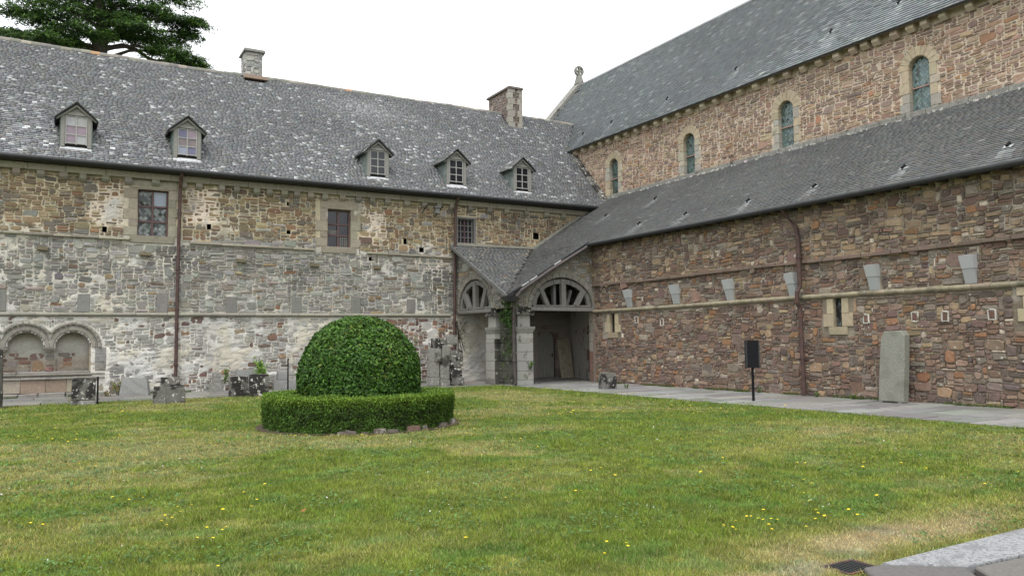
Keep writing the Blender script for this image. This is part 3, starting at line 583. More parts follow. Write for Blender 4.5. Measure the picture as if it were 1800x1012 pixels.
def arc_ring(mp, cu, cv, r0, r1, d0, d1, a0, a1, n, col, cham=.02):
    mb = MB(); vs = []
    for k in range(n + 1):
        t = a0 + (a1 - a0) * k / n; c, s = math.cos(t), math.sin(t)
        for (rr, dd) in ((r0, d0), (r0, d1 - cham), (r0 + cham, d1), (r1 - cham, d1), (r1, d1 - cham), (r1, d0)): vs.append(mp(cu + rr * c, cv + rr * s, dd))
    fs = []
    for k in range(n):
        for q in range(6): fs.append((k * 6 + q, k * 6 + (q + 1) % 6, (k + 1) * 6 + (q + 1) % 6, (k + 1) * 6 + q))
    fs += [tuple(range(6)), tuple(n * 6 + q for q in range(6))]
    return mb.add(vs, fs, col)
for ai, cu in enumerate(ARC):
    nv = 7
    for k in range(nv):      # archivolt in seven voussoirs, two orders
        a0 = math.pi * k / nv + .008; a1 = math.pi * (k + 1) / nv - .008
        arc_ring(ML, cu, AS, .56, .69, -.3, .055, a0, a1, 4, vary(NC, .1)).build('voussoir', M_DRS, nic)
    arc_ring(ML, cu, AS, .49, .555, -.34, -.06, 0, math.pi, 24, vary(NC, .05)).build('inner_roll', M_DRS, nic)
    for k in range(15):
        t = math.pi * (k + .5) / 15; 
        if abs(math.cos(t) * .80) > .675 and not (ai == 3 and math.cos(t) > 0): continue
        u_, v_ = cu + .80 * math.cos(t), AS + .80 * math.sin(t)
        arc_ring(ML, cu, AS, .745, .86, -.02, .10, t - .085, t + .085, 2, vary(NC, .15), .035).build('scallop', M_DRS, nic)
    arc_ring(ML, cu, AS, .69, .745, -.1, .035, (.35 if ai < 3 else 0), math.pi - .35, 18, vary(NC, .05)).build('hood', M_DRS, nic)
for u in (-2.805, -1.455, -.10):
    mb = MB(); P = lambda a_, v, d: ML(u + a_, v, d)
    mb.hexa([P(-.08, 1.50, -.34), P(.08, 1.50, -.34), P(.08, 1.50, -.05), P(-.08, 1.50, -.05), P(-.17, 1.60, -.34), P(.17, 1.60, -.34), P(.17, 1.60, .05), P(-.17, 1.60, .05)], NC)
    mb.hexa([P(-.19, 1.603, -.34), P(.19, 1.603, -.34), P(.19, 1.603, .07), P(-.19, 1.603, .07), P(-.19, 1.658, -.34), P(.19, 1.658, -.34), P(.19, 1.658, .08), P(-.19, 1.658, .08)], vary(NC, .1)); mb.build('corbel', M_DRS, nic)
for z0, z1, c in ((.86, 1.14, (.25, .235, .21)), (1.145, 1.40, (.22, .215, .205)), (1.405, 1.655, (.24, .23, .215))):
    block(ML, 1.08, 1.24, z0, z1, -.34, .0, vary((.30, .25, .18), .1)).build('jamb_stone', M_DRS, nic); block(ML, 1.245, 1.58, z0, z1, -.1, .03, c).build('jamb_stone', M_DRS, nic)
for z0, z1, d, c in ((.80, .86, -.02, (.23, .22, .2)), (.735, .797, .05, (.24, .22, .19)), (.675, .732, .0, (.22, .20, .17)), (.60, .672, .06, (.25, .235, .205))):
    u = -4.3
    while u < 1.55: w_ = rnd.uniform(.9, 1.5); block(ML, u, min(u + w_, 1.55) - .005, z0, z1, -.36, d, vary(c, .08), .012, .004).build('ledge_moulding', M_DRS, nic); u += w_
u = -4.3
while u < 1.5:
    w_ = rnd.uniform(.35, .75); block(ML, u, min(u + w_, 1.6) - .008, .17, .595, -.2, -.0, vary(rnd.choice([(.26, .20, .15), (.30, .27, .19), (.25, .19, .16), (.29, .26, .2)]), .1)).build('base_stone', M_DRS, nic); u += w_
u = -4.3
while u < 1.6:
    w_ = rnd.uniform(.4, .9); block(ML, u, min(u + w_, 1.7) - .01, -.02, .16, -.2, .10 + rnd.uniform(-.03, .03), vary((.20, .195, .175), .2), .03, .015).build('plinth_stone', M_DRS, nic); u += w_

# door inside the porch, in the left range wall
dr = MB().box(18.98, 20.02, Y0 + .30, Y0 + .35, .03, 1.75, (.2, .19, .16))
dr.add([(19.5 + .52 * math.cos(math.pi * k / 12), Y0 + .30, 1.75 + .42 * math.sin(math.pi * k / 12)) for k in range(13)], [tuple(range(13))])
dr = dr.build('door', mat('pale_door_wood', (.34, .33, .29), .8, 6, .25, 30, .3, .005, stretch=(5, 5, .6)), LR); dr['label'] = 'tall narrow pale timber door with rounded top inside the porch'
for k in range(5): bar(ML, dr, 19.0 + .2 * k + .01, 19.2 + .2 * k - .01, .04, 1.78, -.30, -.28, mat('pale_door_wood'), 'plank')
bar(ML, dr, 19.88, 19.93, .95, 1.1, -.28, -.24, M_IRON, 'handle')
for k in range(9): arc_ring(ML, 19.5, 1.62, .56, .80, -.3, .03, math.pi * k / 9 + .01, math.pi * (k + 1) / 9 - .01, 3, vary((.22, .17, .14), .15)).build('arch_stone', M_DRS, dr)
for s in (18.72, 20.06):
    for k in range(4): block(ML, s, s + .24, .03 + k * .4, .42 + k * .4, -.3, .03, vary((.23, .19, .16), .15)).build('jamb_stone', M_DRS, dr)

# ------------------------------------------------------------------ slates
def slates(mpf, s0, s1, t0, t1, ds, dt, colf, ok, parent, keep, seed, m, lift=.022, wob=.035, even=1.):
    """s along the eave, t up the slope; mpf(s,t,h) -> xyz. Each slate a thin overlapping tile"""
    r = np.random.RandomState(seed); A = []
    nt = int((t1 - t0) / dt)
    for j in range(nt):
        t = t0 + j * dt; off = (ds / 2 if j % 2 else 0) + r.uniform(-.03, .03); n = int((s1 - s0) / ds) + 1
        w = ds * r.uniform(.8, 1.2, n); e = s0 - off + np.cumsum(w); a = np.r_[s0 - off, e[:-1]]
        A.append(np.c_[a, e, np.full(n, t) + r.normal(0, dt * .05 * even, n), np.full(n, t + dt * 1.35)])
    A = np.concatenate(A); cs = (A[:, 0] + A[:, 1]) / 2; ct = A[:, 2] + dt / 2; k = ok(cs, ct) & (A[:, 1] < s1 + .05) & (A[:, 0] > s0 - .05); A = A[k]; cs = cs[k]; ct = ct[k]; N = len(A)
    th = (.015 + even * r.uniform(-.005, .005, N)) * lift / .022; gap = .004; lf = r.uniform(0, .006, N) * even; tl = r.uniform(-.004, .004, N) * even
    s = np.stack([A[:, 0] + gap, A[:, 1] - gap, A[:, 1] - gap, A[:, 0] + gap] * 2, 1)
    t = np.stack([A[:, 2], A[:, 2], A[:, 3], A[:, 3]] * 2, 1); t[:, [0, 1, 4, 5]] += r.uniform(-.008, .008, (N, 1))
    cut = r.uniform(0, .03, (N, 2)) * (r.rand(N, 2) < .3); t[:, 0] += cut[:, 0]; t[:, 4] += cut[:, 0]; t[:, 1] += cut[:, 1]; t[:, 5] += cut[:, 1]
    h = np.stack([lift * .55 + lf, lift * .55 + lf, 0 * lf, 0 * lf, lift * .55 + lf + th + tl, lift * .55 + lf + th - tl, .004 + 0 * lf, .004 + 0 * lf], 1)
    h = h + wob * (fbm(s * .35, t * .35, seed, 3) - .5) * 2
    P = np.stack(mpf(s, t, h), -1); C = np.repeat(colf(cs, ct, r, N)[:, None, :], 8, 1)
    F = np.array([(4, 5, 6, 7), (0, 1, 5, 4), (1, 2, 6, 5), (3, 0, 4, 7)])
    px, py, dz = proj(P[:, 4]); p2 = proj(P[:, 5]); p3 = proj(P[:, 7]); ar = np.abs((p2[0] - px) * (p3[1] - py) - (p2[1] - py) * (p3[0] - px)); vis = (px > 0) & (px < 1800) & (py > 0) & (py < 1012) & (dz > 1)
    size = np.where(vis, ar, -1); single = np.argsort(-size)[:keep]; rest = np.setdiff1d(np.arange(N), single)
    for i in single: link_mesh('slate', P[i], F.tolist(), m, parent, C[i])
    nr = len(rest); FF = (np.arange(nr)[:, None, None] * 8 + F[None]).reshape(-1, 4)
    raw_tris('slating', P[rest].reshape(-1, 3), FF, m, C[rest].reshape(-1, 3), parent, 'stuff', 4)
c45, s45 = 1 / math.hypot(1, 1.048), 1.048 / math.hypot(1, 1.048)
EL = (30.13, 7.895)       # left roof eave point (y, z)
def sag(s): return .16 * (fbm(s * .16, s * 0 + 3.3, 5, 3) - .5)
def mroofL(s, t, h): 
    h = h + sag(s) * np.clip(t / 7.7, 0, 1)
    kick = np.clip(.9 - t, 0, 1) * .10
    return s, EL[0] + t * c45 - h * s45 - kick * .5, EL[1] + t * s45 + h * c45 + kick * .5
def colroofL(s, t, r, n):
    base = pal([(.140, .145, .152), (.165, .168, .172), (.12, .124, .130), (.148, .146, .140)], (5, 3, 3, 2), r, n, .14)
    cl = fbm(s * .9, t * .9, 17, 3); p = .04 + .09 * sst(.42, .7, cl); sp = r.rand(n) < p; base[sp] = np.array((.33, .338, .34)) * r.uniform(.6, 1.35, (sp.sum(), 1))
    mid = r.rand(n) < .2; base[mid] *= 1.22
    pale = np.exp(-((s - 12.2) / 1.6) ** 2 - ((t - 6.2) / .8) ** 2); base = mixc(base, (.36, .37, .37), pale * r.uniform(0, .8, n))
    return base * (.92 + .3 * fbm(s * .25, t * .5, 19, 3))[:, None]
DORM = [-3.25, .52, 4.07, 11.38, 14.95, 18.27]
def okL(s, t):
    y = EL[0] + t * c45; z = EL[1] + t * s45; k = (z < 13.50) & ((s < XC - .05) & (z < 11.6) | (s < 22.85 + (z - 11.55) / 1.147) & (z >= 11.6))
    for d in DORM: k &= ~((np.abs(s - d) < .44) & (z > 8.50) & (z < 9.45)) & ~((np.abs(s - d) < .44) & (z > 8.36) & (z < 10.0 - np.abs(s - d)))
    k &= ~((s > 6.9) & (s < 7.9) & (y > 35.1)) & ~((s > 19.9) & (s < 20.7) & (y > 34.65)) & ~((s < -15))
    return k
ZR = 13.5
und = MB(); e0 = (30.2, 7.93)
und.hexa([(-15, 30.2, 7.86), (XC, 30.2, 7.86), (XC, 35.5, 13.2), (-15, 35.5, 13.2), (-15, 30.17, 7.92), (XC, 30.17, 7.92), (XC, 35.5, 13.46), (-15, 35.5, 13.46)])
und.hexa([(-15, 35.5, 13.2), (24.9, 35.5, 13.2), (24.9, 40.8, 7.86), (-15, 40.8, 7.86), (-15, 35.5, 13.46), (24.9, 35.5, 13.46), (24.9, 40.85, 7.92), (-15, 40.85, 7.92)])
und.add([(XC, 33.1, 10.9), (24.9, 35.5, 13.46), (XC, 35.5, 13.46)], [(0, 1, 2)])
LRoof = und.build('roof', M_BOARD, LR)
slates(mroofL, -15, 25, 0, 7.72, .16, .115, colroofL, okL, LRoof, 300, 51, M_SL, wob=.03)
def mroofLb(s, t, h): x, y, z = mroofL(s, t, h); return x, 71.0 - y, z
slates(mroofLb, -15, 25, 0, 7.72, .5, .4, colroofL, lambda s, t: s > -20, LRoof, 0, 52, M_SL)
# ridge: uneven clay and mortar cresting
u = -15
while u < 24.4:
    w_ = rnd.uniform(.3, .42); z = 13.48 + 1.1 * float(sag(np.array(u))) + rnd.uniform(-.012, .012); mb = MB(); c = vary(rnd.choices([(.20, .19, .165), (.17, .165, .15), (.36, .22, .13), (.26, .24, .2)], (5, 4, .9 if u < 8 else .2, 2))[0], .15)
    if not (6.9 < u + .2 < 7.95):
        n = 7; vs = []
        for e in (u + .005, u + w_): 
            for k in range(n): t = math.pi * k / (n - 1); vs.append((e, 35.5 + .15 * math.cos(t), z - .08 + .17 * math.sin(t)))
        mb.add(vs, [(k, k + 1, n + k + 1, n + k) for k in range(n - 1)] + [tuple(range(n)), tuple(range(n, 2 * n))], c).build('ridge_tile', M_DRS, LRoof)
    u += w_
# gutter along the eave
MB().tube([(-15, 30.04, 7.88), (4, 30.04, 7.87), (12, 30.04, 7.88), (22.05, 30.04, 7.9)], .085, 10).build('gutter', M_GUT, LR)
MB().box(-15, 22.3, 30.15, Y0, 7.79, 7.86).build('soffit', M_BOARD, LR)
def pipe(root, pts, r, brs, name='downpipe', m=M_IRON):
    p = MB().tube(pts, r, 10).build(name, m, root, smooth=False)
    for q in brs: MB().tube([(q[0], q[1], q[2] - .03), (q[0], q[1], q[2] + .03)], r * 1.35, 10).build('bracket', m, p)
    return p
pipe(LR, [(3.84, 30.05, 7.85), (3.84, 30.3, 7.6), (3.84, 30.44, 7.3), (3.80, 30.47, 4), (3.79, 30.47, .35), (3.79, 30.3, .22)], .06, [(3.83, 30.46, 6.4), (3.81, 30.47, 4.4), (3.80, 30.47, 2.3), (3.79, 30.47, 1.0)])
pipe(LR, [(14.80, 30.05, 7.85), (14.80, 30.3, 7.6), (14.80, 30.40, 7.3), (14.74, 30.42, 4.), (14.70, 30.42, .05)], .06, [(14.78, 30.41, 6.6), (14.75, 30.42, 5.0), (14.72, 30.42, 3.0), (14.71, 30.42, 1.6)])

# chimneys
def chimney(x0, x1, y0, y1, z0, z1, col, label, quoin=None):
    ch = MB().box(x0 + .03, x1 - .03, y0 + .03, y1 - .03, z0 - 1.5, z1, col).build('chimney', M_MO, LR); ch['label'] = label
    for mp, u0, u1, fl, k in ((lambda u, v, d: (u, y0 + .03 - d, v), x0, x1, False, 0), (lambda u, v, d: (x0 + .03 - d, u, v), y0, y1, True, 1)):
        rr = pack(u0 + .02, u1 - .02, z0 - .9, z1, .07, .065, 5 + k, lambda u, v: u > 99, .05)
        stones('c', mp, rr, lambda u, v, r, n: pal([col, tuple(c * .8 for c in col), (.22, .17, .14)], (4, 3, 2 if quoin else .3), r, n), lambda u, v: .03 + 0 * u, .008, ch, 60, 8 + k, flip=fl, warp=False)
    if quoin:
        z = z0 - .8; k = 0
        while z < z1 - .05:
            h = min(rnd.uniform(.26, .34), z1 - z); wq = .32 if k % 2 else .2
            MB().box(x0 - .04, x0 + wq, y0 - .045, y0 + (.42 - wq), z + .006, z + h - .006, vary(quoin, .1)).build('quoin', M_DRS, ch)
            MB().box(x1 - wq * .8, x1 + .03, y0 - .04, y0 + .1, z + .006, z + h - .006, vary(quoin, .12)).build('quoin', M_DRS, ch); z += h; k += 1
    MB().box(x0 - .07, x1 + .07, y0 - .09, y1 + .08, z1 + .003, z1 + .08, tuple(c * .7 for c in col)).build('cap_slab', M_DRS, ch)
    MB().box(x0 - .05, x1 + .05, y0 - .06, y1 + .04, z1 + .083, z1 + .12, tuple(c * .6 for c in col)).build('cap_slab', M_DRS, ch)
    return ch
c1 = chimney(7.03, 7.80, 35.35, 36.4, 13.6, 14.56, (.34, .335, .315), 'short pale grey granite chimney towards the left of the ridge')
MB().box(6.95, 7.93, 35.05, 35.6, 13.28, 13.42, (.30, .22, .17)).build('flaunching', M_DRS, c1)
c2 = chimney(19.95, 20.68, 34.62, 36.9, 12.5, 14.62, (.20, .165, .145), 'tall wide stone chimney near the church with pale quoins', (.31, .29, .25))
MB().hexa([(19.9, 34.2, 12.0), (20.72, 34.2, 12.0), (20.72, 34.7, 12.0), (19.9, 34.7, 12.0), (19.9, 34.45, 12.42), (20.72, 34.45, 12.42), (20.72, 34.7, 12.45), (19.9, 34.7, 12.45)], (.24, .23, .20)).build('base_block', M_DRS, c2)

# dormers
def dormer(x, k):
    yf = 30.62; zb = 8.40; yb = lambda z: 30.25 + (z - 8.0) / 1.048
    root = MB().box(x - .40, x + .40, yf + .05, yf + .08, zb, 9.62, (.03, .03, .03)).build('dormer', M_DARK, LR)
    root['label'] = ['leftmost dormer, half outside the picture', 'dormer with pale pink and violet panes, furthest left in view', 'dormer with pale bluish panes, left of the roof middle', 'dormer with dark panes, middle of the roof', 'dormer with dark panes, second from the church', 'dormer with dark panes, nearest the church'][k]
    P = root
    for s in (-1, 1): MB().box(x + s * .40 - .06, x + s * .40 + .06, yf - .04, yf + .06, zb + .06, 9.56, (.3,) * 3).build('post', M_FRAME, P)
    MB().box(x - .475, x + .475, yf - .045, yf + .06, 9.563, 9.66, (.3,) * 3).build('head', M_FRAME, P)
    MB().add([(x - .48, yf, 9.663), (x + .48, yf, 9.663), (x, yf, 9.95), (x - .48, yf + .05, 9.663), (x + .48, yf + .05, 9.663), (x, yf + .05, 9.95)], [(0, 1, 2), (5, 4, 3), (0, 3, 4, 1), (1, 4, 5, 2), (2, 5, 3, 0)]).build('pediment', M_FRAME, P)
    for s in (-1, 1):
        a = (x + s * .60, 9.36); b = (x, 9.98); mb = MB()      # bargeboard
        mb.hexa([(a[0], yf - .10, a[1]), (b[0], yf - .10, b[1] - .13), (b[0], yf - .03, b[1] - .13), (a[0], yf - .03, a[1]), (a[0], yf - .10, a[1] + .05), (b[0], yf - .10, b[1] - .05), (b[0], yf - .03, b[1] - .05), (a[0], yf - .03, a[1] + .05)])
        mb.build('bargeboard', M_FRAME, P)
        mb = MB(); yr = yb(10.1); ye = yb(9.4)                 # roof slope, back edge on the main roof
        mb.hexa([(x + s * .64, yf - .16, 9.38), (x, yf - .16, 9.96), (x, yr + .1, 9.96), (x + s * .64, ye + .1, 9.38), (x + s * .65, yf - .17, 9.43), (x, yf - .17, 10.01), (x, yr + .1, 10.01), (x + s * .65, ye + .1, 9.43)], (.13, .13, .125)); rf = mb.build('dormer_roof', M_GUT, P)
        mb = MB()                                             # slate rows on it
        for q in range(9):
            t0 = q / 9; t1 = t0 + .14; 
            xa = x + s * (.66 - .66 * t0); za = 9.425 + .59 * t0; xb = x + s * (.66 - .66 * min(t1, 1)); zb_ = 9.425 + .59 * min(t1, 1); y1 = yb(za) + .05; yy = yf - .18
            while yy < y1:
                w_ = rnd.uniform(.16, .24); ee = min(yy + w_, y1); mb.hexa([(xa, yy, za), (xb, yy, zb_), (xb, ee, zb_), (xa, ee, za), (xa + s * .01, yy, za + .028), (xb, yy, zb_ + .016), (xb, ee, zb_ + .016), (xa + s * .01, ee, za + .028)], vary(rnd.choices([(.15, .15, .145), (.11, .11, .11), (.4, .4, .38)], (5, 4, 1))[0], .2)); yy += w_
        mb.build('slating', M_SL, P)
        xs_ = x + s * .475; ch = MB(); zt = 9.52              # slate-hung cheek, a triangle back to the roof
        ch.add([(xs_, yf, zb), (xs_, yf, zt), (xs_, yb(zt) + .05, zt), (xs_ - s * .03, yf, zb), (xs_ - s * .03, yf, zt), (xs_ - s * .03, yb(zt) + .05, zt)], [(0, 1, 2), (3, 5, 4), (0, 3, 4, 1), (1, 4, 5, 2), (2, 5, 3, 0)], (.14, .17, .16))
        for q in range(11):
            z0 = zb + .02 + q * .095; z1 = z0 + .105; y1 = yb(z0) + .0; yy = yf
            while yy < y1 - .02:
                ee = min(yy + rnd.uniform(.13, .2), y1 + .03); ch.hexa([(xs_, yy, z0), (xs_, ee, z0), (xs_ + s * .02, ee, z0), (xs_ + s * .02, yy, z0), (xs_, yy, z1), (xs_, ee, z1), (xs_ + s * .006, ee, z1), (xs_ + s * .006, yy, z1)], vary((.17, .205, .19), .16)); yy = ee
        ch.build('cheek', M_SL2, P)
    c = [(.2, .2, .2), (.3, .25, .28), (.25, .27, .34), (.02, .02, .025), (.02, .02, .025), (.02, .02, .025)][k]  # left dormers: pinkish glass with reflected light put into its colour
    for i in range(2):
        for j in range(3):
            u0 = x - .30 + i * .31; v0 = 8.60 + j * .31
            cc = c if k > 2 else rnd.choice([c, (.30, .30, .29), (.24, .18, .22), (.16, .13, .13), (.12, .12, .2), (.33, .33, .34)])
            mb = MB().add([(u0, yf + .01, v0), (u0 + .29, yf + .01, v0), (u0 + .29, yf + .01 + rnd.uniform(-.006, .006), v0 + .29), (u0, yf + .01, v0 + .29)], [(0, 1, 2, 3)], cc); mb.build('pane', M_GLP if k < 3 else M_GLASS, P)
    g = MB()
    for z in (8.6, 8.90, 9.21, 9.53): g.box(x - .325, x + .325, yf - .015, yf + .03, z - .016, z + .016)
    for u in (-.313, 0, .313): g.box(x + u - .018, x + u + .018, yf - .018, yf + .027, 8.56, 9.56)
    g.build('glazing_bars', mat('grey_white_glazing', (.33, .325, .31), .7, 10, .15, 30, .1), P)
    MB().hexa([(x - .52, yf - .16, zb - .13), (x + .52, yf - .16, zb - .13), (x + .50, yf + .06, zb + .02), (x - .5, yf + .06, zb + .02), (x - .46, yf - .09, zb - .01), (x + .46, yf - .09, zb - .01), (x + .46, yf + .06, zb + .09), (x - .46, yf + .06, zb + .09)]).build('sill_flashing', M_LEAD, P)
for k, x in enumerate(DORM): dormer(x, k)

# ================================================================== CHURCH
CH = empty('abbey_church', (23, 18, 0), 'tall stone church with steep slate nave roof and a lower lean-to aisle of brown rubble', 'church')
# aisle wall
SLIT = [(24.62, 24.95, 1.98, 2.69), (14.40, 14.67, 1.97, 2.74), (9.14, 9.46, 1.97, 2.74), (4.4, 4.7, 1.97, 2.74)]
BRK = [23.67, 21.08, 18.53, 16.02, 13.35, 10.80, 8.2, 5.6]
def hole_A(u, v):
    t = np.zeros(np.shape(u), bool)
    for a, b, c, d in SLIT: t |= (u > a) & (u < b) & (v > c) & (v < d)
    return t
def skip_A(u, v):
    t = (np.abs(v - 2.83) < .09)
    for a, b, c, d in SLIT: t |= (u > a - .38) & (u < b + .40) & (v > c - .24) & (v < 2.76)
    for a in BRK: t |= (np.abs(u - a) < .17) & (v > 2.85) & (v < 3.5)
    return t
def up_A(v): return sst(3.86, 3.88, v) * .09
def mortar_col_A(u, v):
    c = mixc(mixc((.17, .14, .105), (.25, .215, .165), sst(.3, .7, fbm(u * 1.3, v * 1.3, 7, 4))), (.28, .245, .19), sst(2.2, 3.2, v) * .6); w = sst(.60, .68, fbm(u * 3.6, v * 1.6, 5, 3)) * sst(1.2, 3.6, v) + .9 * box01(u, v, -9, 30, 3.38, 3.46, .03) * sst(.3, .5, fbm(u * 2, v, 4))
    c = mixc(c, (.42, .39, .34), np.clip(w, 0, 1) * .75); c = c * 1.0
    return mixc(c, (.36, .33, .30), box01(u, v, 25.1, 26.2, .3, 2.6, .15) * sst(.4, .55, fbm(u * 3, v * 3, 6)))
A_P = [(.145, .108, .090), (.125, .098, .090), (.15, .138, .125), (.19, .118, .075), (.215, .175, .125), (.185, .148, .125), (.105, .09, .088)]
def col_A(u, v, r, n):
    n = len(u)
    c = pal(A_P, (5, 4, 3, 1.0, 1.5, 3, 2), r, n)
    wh = r.rand(n) < .04 + .12 * sst(2.6, 4.6, v) * sst(.5, .66, fbm(u * .9, v * .7, 9, 3)); c[wh] = np.array((.40, .38, .34)) * r.uniform(.7, 1.2, (wh.sum(), 1))
    lite = (v > 3.9) & (r.rand(n) < .2); c[lite] = np.array((.24, .20, .15)) * r.uniform(.8, 1.2, (lite.sum(), 1))
    return c * np.array((1.20, 1.07, .96))
AW = sheet('aisle_wall', MA, -4, 26.05, 0, 5.72, .05, lambda u, v: -.002 + .046 * (fbm(u * 5, v * 6, 2, 3) - .5) + up_A(v), mortar_col_A, hole_A, M_MO, CH, flip=True)
COLSZ = {}
RA = pack(-4, 26.0, 0.0, 5.6, .064, .058, 33, skip_A, .018)
stones('A', lambda u, v, d: MA(u, v, d + np.where(np.max(v, axis=1, keepdims=True) > 3.92, .09, 0)), RA, col_A, lambda u, v: .037 + 0 * u, .0105, AW, 300, 6, flip=True)
MB().box(X0 + .36, X0 + .8, -4, 26.0, 0, 5.8).build('wall_core', M_DARK, CH)
MB().box(X0 - .05, X0 + .36, 25.9, 26.05, 0, 5.6, (.2, .16, .13)).build('wall_end', M_MO, CH)
run_stones(MA, 'roll_moulding', -4, 26.0, lambda u: 2.83 + .01 * math.sin(u * .5), .15, -.02, .12, (.255, .222, .155), CH, .35, .6, roll=True, m=M_ROLL)
run_stones(MA, 'ledge_stone', -4, 25.95, lambda u: 3.86 + .012 * math.sin(u * .8), .10, -.02, .14, (.17, .125, .10), CH, .2, .55)
# new granite corbels
for u in BRK:
    w_ = .135; P = lambda a, v, d: MA(u + a, v, d); c = (.36, .37, .37); root = MB()
    root.hexa([P(-w_, 2.905, -.02), P(w_, 2.905, -.02), P(w_, 2.905, .05), P(-w_, 2.905, .05), P(-w_, 3.25, -.02), P(w_, 3.25, -.02), P(w_, 3.25, .16), P(-w_, 3.25, .16)], vary(c, .05))
    k = root.build('new_corbel', M_GRN2 if 'M_GRN2' in globals() else mat('fresh_granite', None, .8, 80, .12, 80, .2, .003), CH)
    MB().hexa([P(-w_ - .01, 3.256, -.02), P(w_ + .01, 3.256, -.02), P(w_ + .01, 3.256, .17), P(-w_ - .01, 3.256, .17), P(-w_ - .02, 3.60, -.02), P(w_ + .02, 3.60, -.02), P(w_ + .02, 3.56, .26), P(-w_ - .02, 3.56, .26)], vary((.40, .41, .41), .05)).build('corbel_head', mat('fresh_granite'), k)
# slit windows
for i, (a, b, c, d) in enumerate(SLIT):
    w = MB().add([MA(a, c, -.11), MA(b, c, -.11), MA(b, d, -.11), MA(a, d, -.11)], [(0, 1, 2, 3)]).build('slit_window', M_GLASS, CH); w['label'] = 'narrow slit window framed in pale yellow blocks'
    jambs(MA, w, a, b, c, d + .01, .34, .34 if i else .3, .1, .22, -.28, .04, (.37, .31, .21), lint=False, sill=True)
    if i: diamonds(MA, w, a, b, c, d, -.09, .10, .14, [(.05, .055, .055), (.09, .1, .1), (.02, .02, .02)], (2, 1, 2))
for (px_, py_) in ((1524, 560), (1609, 557), (1663, 556), (1745, 553), (1165, 566), (1120, 562)):
    p = onX(px_, py_, X0); u, v = p[1], p[2]; fh = block(MA, u - .055, u + .055, v - .09, v + .09, 0, .045, vary((.15, .085, .065), .2), .01, .01).build('filled_hole', M_ST, CH)
    for (a, b, c, d) in ((u - .10, u - .06, v - .13, v + .13), (u + .06, u + .10, v - .13, v + .12), (u - .058, u + .058, v + .095, v + .14), (u - .058, u + .058, v - .13, v - .095)): block(MA, a, b, c, d, 0, .05, vary((.42, .40, .36), .15), .012, .012).build('mortar_rim', M_MO, fh)
# clerestory
LAN = [29.98, 24.79, 19.68, 14.51, 9.35, 4.2]; LR_, LS, LB = .33, 9.98, 8.62
def hole_C(u, v):
    t = np.zeros(np.shape(u), bool)
    for c in LAN: t |= (np.abs(u - c) < LR_ + .02) & (v < LS) & (v > 8.5) | (np.hypot(u - c, v - LS) < LR_ + .02) & (v >= LS)
    return t
def skip_C(u, v):
    t = (v < 8.25) | (u > 30.6 + np.maximum(v - 8.3, 0) / 1.048 + .3)
    for c in LAN: t |= (np.abs(u - c) < .62) & (v < LS) | (np.hypot(u - c, v - LS) < .68) & (v >= LS)
    return t
C_P = [(.265, .19, .16), (.225, .175, .16), (.29, .23, .185), (.26, .16, .11), (.185, .15, .14), (.31, .26, .19)]
CW = sheet('clerestory_wall', MC, -4, 40, 8.0, 11.45, .055, lambda u, v: .003 + .030 * (fbm(u * 5, v * 6, 2, 3) - .5), lambda u, v: mixc(mixc((.47, .385, .30), (.54, .46, .365), fbm(u * .8, v * .8, 7, 4)), (.21, .20, .18), 1 - sst(8.45, 8.8, v + .25 * (fbm(u * 1.5, v, 3) - .5))), hole_C, M_MO, CH, flip=True)
RC = pack(-2, 36, 8.2, 11.2, .072, .048, 44, skip_C, .03)
stones('C', MC, RC, lambda u, v, r, n: pal(C_P, (5, 4, 4, .8, 3, 2), r, n), lambda u, v: .024 + 0 * u, .014, CW, 300, 7, flip=True)
MB().box(XC + .36, XC + .9, -4, 40, 6, 11.5).build('wall_core', M_DARK, CH)
for i, c in enumerate(LAN):
    n = 10; pts = [(c - LR_, LB)] + [(c + LR_, LB)] + [(c + LR_ * math.cos(math.pi * k / n), LS + LR_ * math.sin(math.pi * k / n)) for k in range(n + 1)]
    w = MB().add([MC(u, v, -.27) for u, v in pts], [tuple(range(len(pts)))]).build('lancet_window', M_DARK, CH)
    w['label'] = 'round headed lancet of leaded glass in a pale stone surround'
    nv = 9
    for k in range(nv): arc_ring(MC, c, LS, LR_ + .01, LR_ + .33 + rnd.uniform(-.02, .03), -.28, .035, math.pi * k / nv + .012, math.pi * (k + 1) / nv - .012, 3, vary((.40, .33, .23), .1)).build('voussoir', M_DRS, w)
    for s in (-1, 1):
        v = LB - .3; k = 0
        while v < LS - .02:
            h = rnd.uniform(.22, .40); h = LS - v if LS - v - h < .15 else h; e = .34 if k % 2 else .24; u0, u1 = (c - LR_ - e, c - LR_ - .01) if s < 0 else (c + LR_ + .01, c + LR_ + e)
            block(MC, u0, u1, v + .005, v + h - .005, -.28, .035, vary(rnd.choice([(.37, .31, .22), (.38, .34, .26), (.32, .30, .26)]), .1), .008, .004).build('jamb_stone', M_DRS, w); v += h; k += 1
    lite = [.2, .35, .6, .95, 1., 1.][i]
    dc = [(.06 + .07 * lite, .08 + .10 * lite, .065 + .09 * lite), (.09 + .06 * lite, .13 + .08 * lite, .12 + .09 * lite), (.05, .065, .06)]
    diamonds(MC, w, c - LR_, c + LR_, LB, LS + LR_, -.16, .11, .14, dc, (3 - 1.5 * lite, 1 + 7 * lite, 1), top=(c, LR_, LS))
    MB().box(XC + .10, XC + .13, c - LR_, c + LR_, 9.36, 9.40, (.2, .1, .1)).build('saddle_bar', mat('pinkish_iron_bar', (.33, .2, .17), .7, 10, .2, 30, .1), w)
run_stones(MC, 'cornice', -4, 33.4, lambda u: 11.42, .13, -.03, .26, (.33, .27, .19), CH, .7, 1.3)
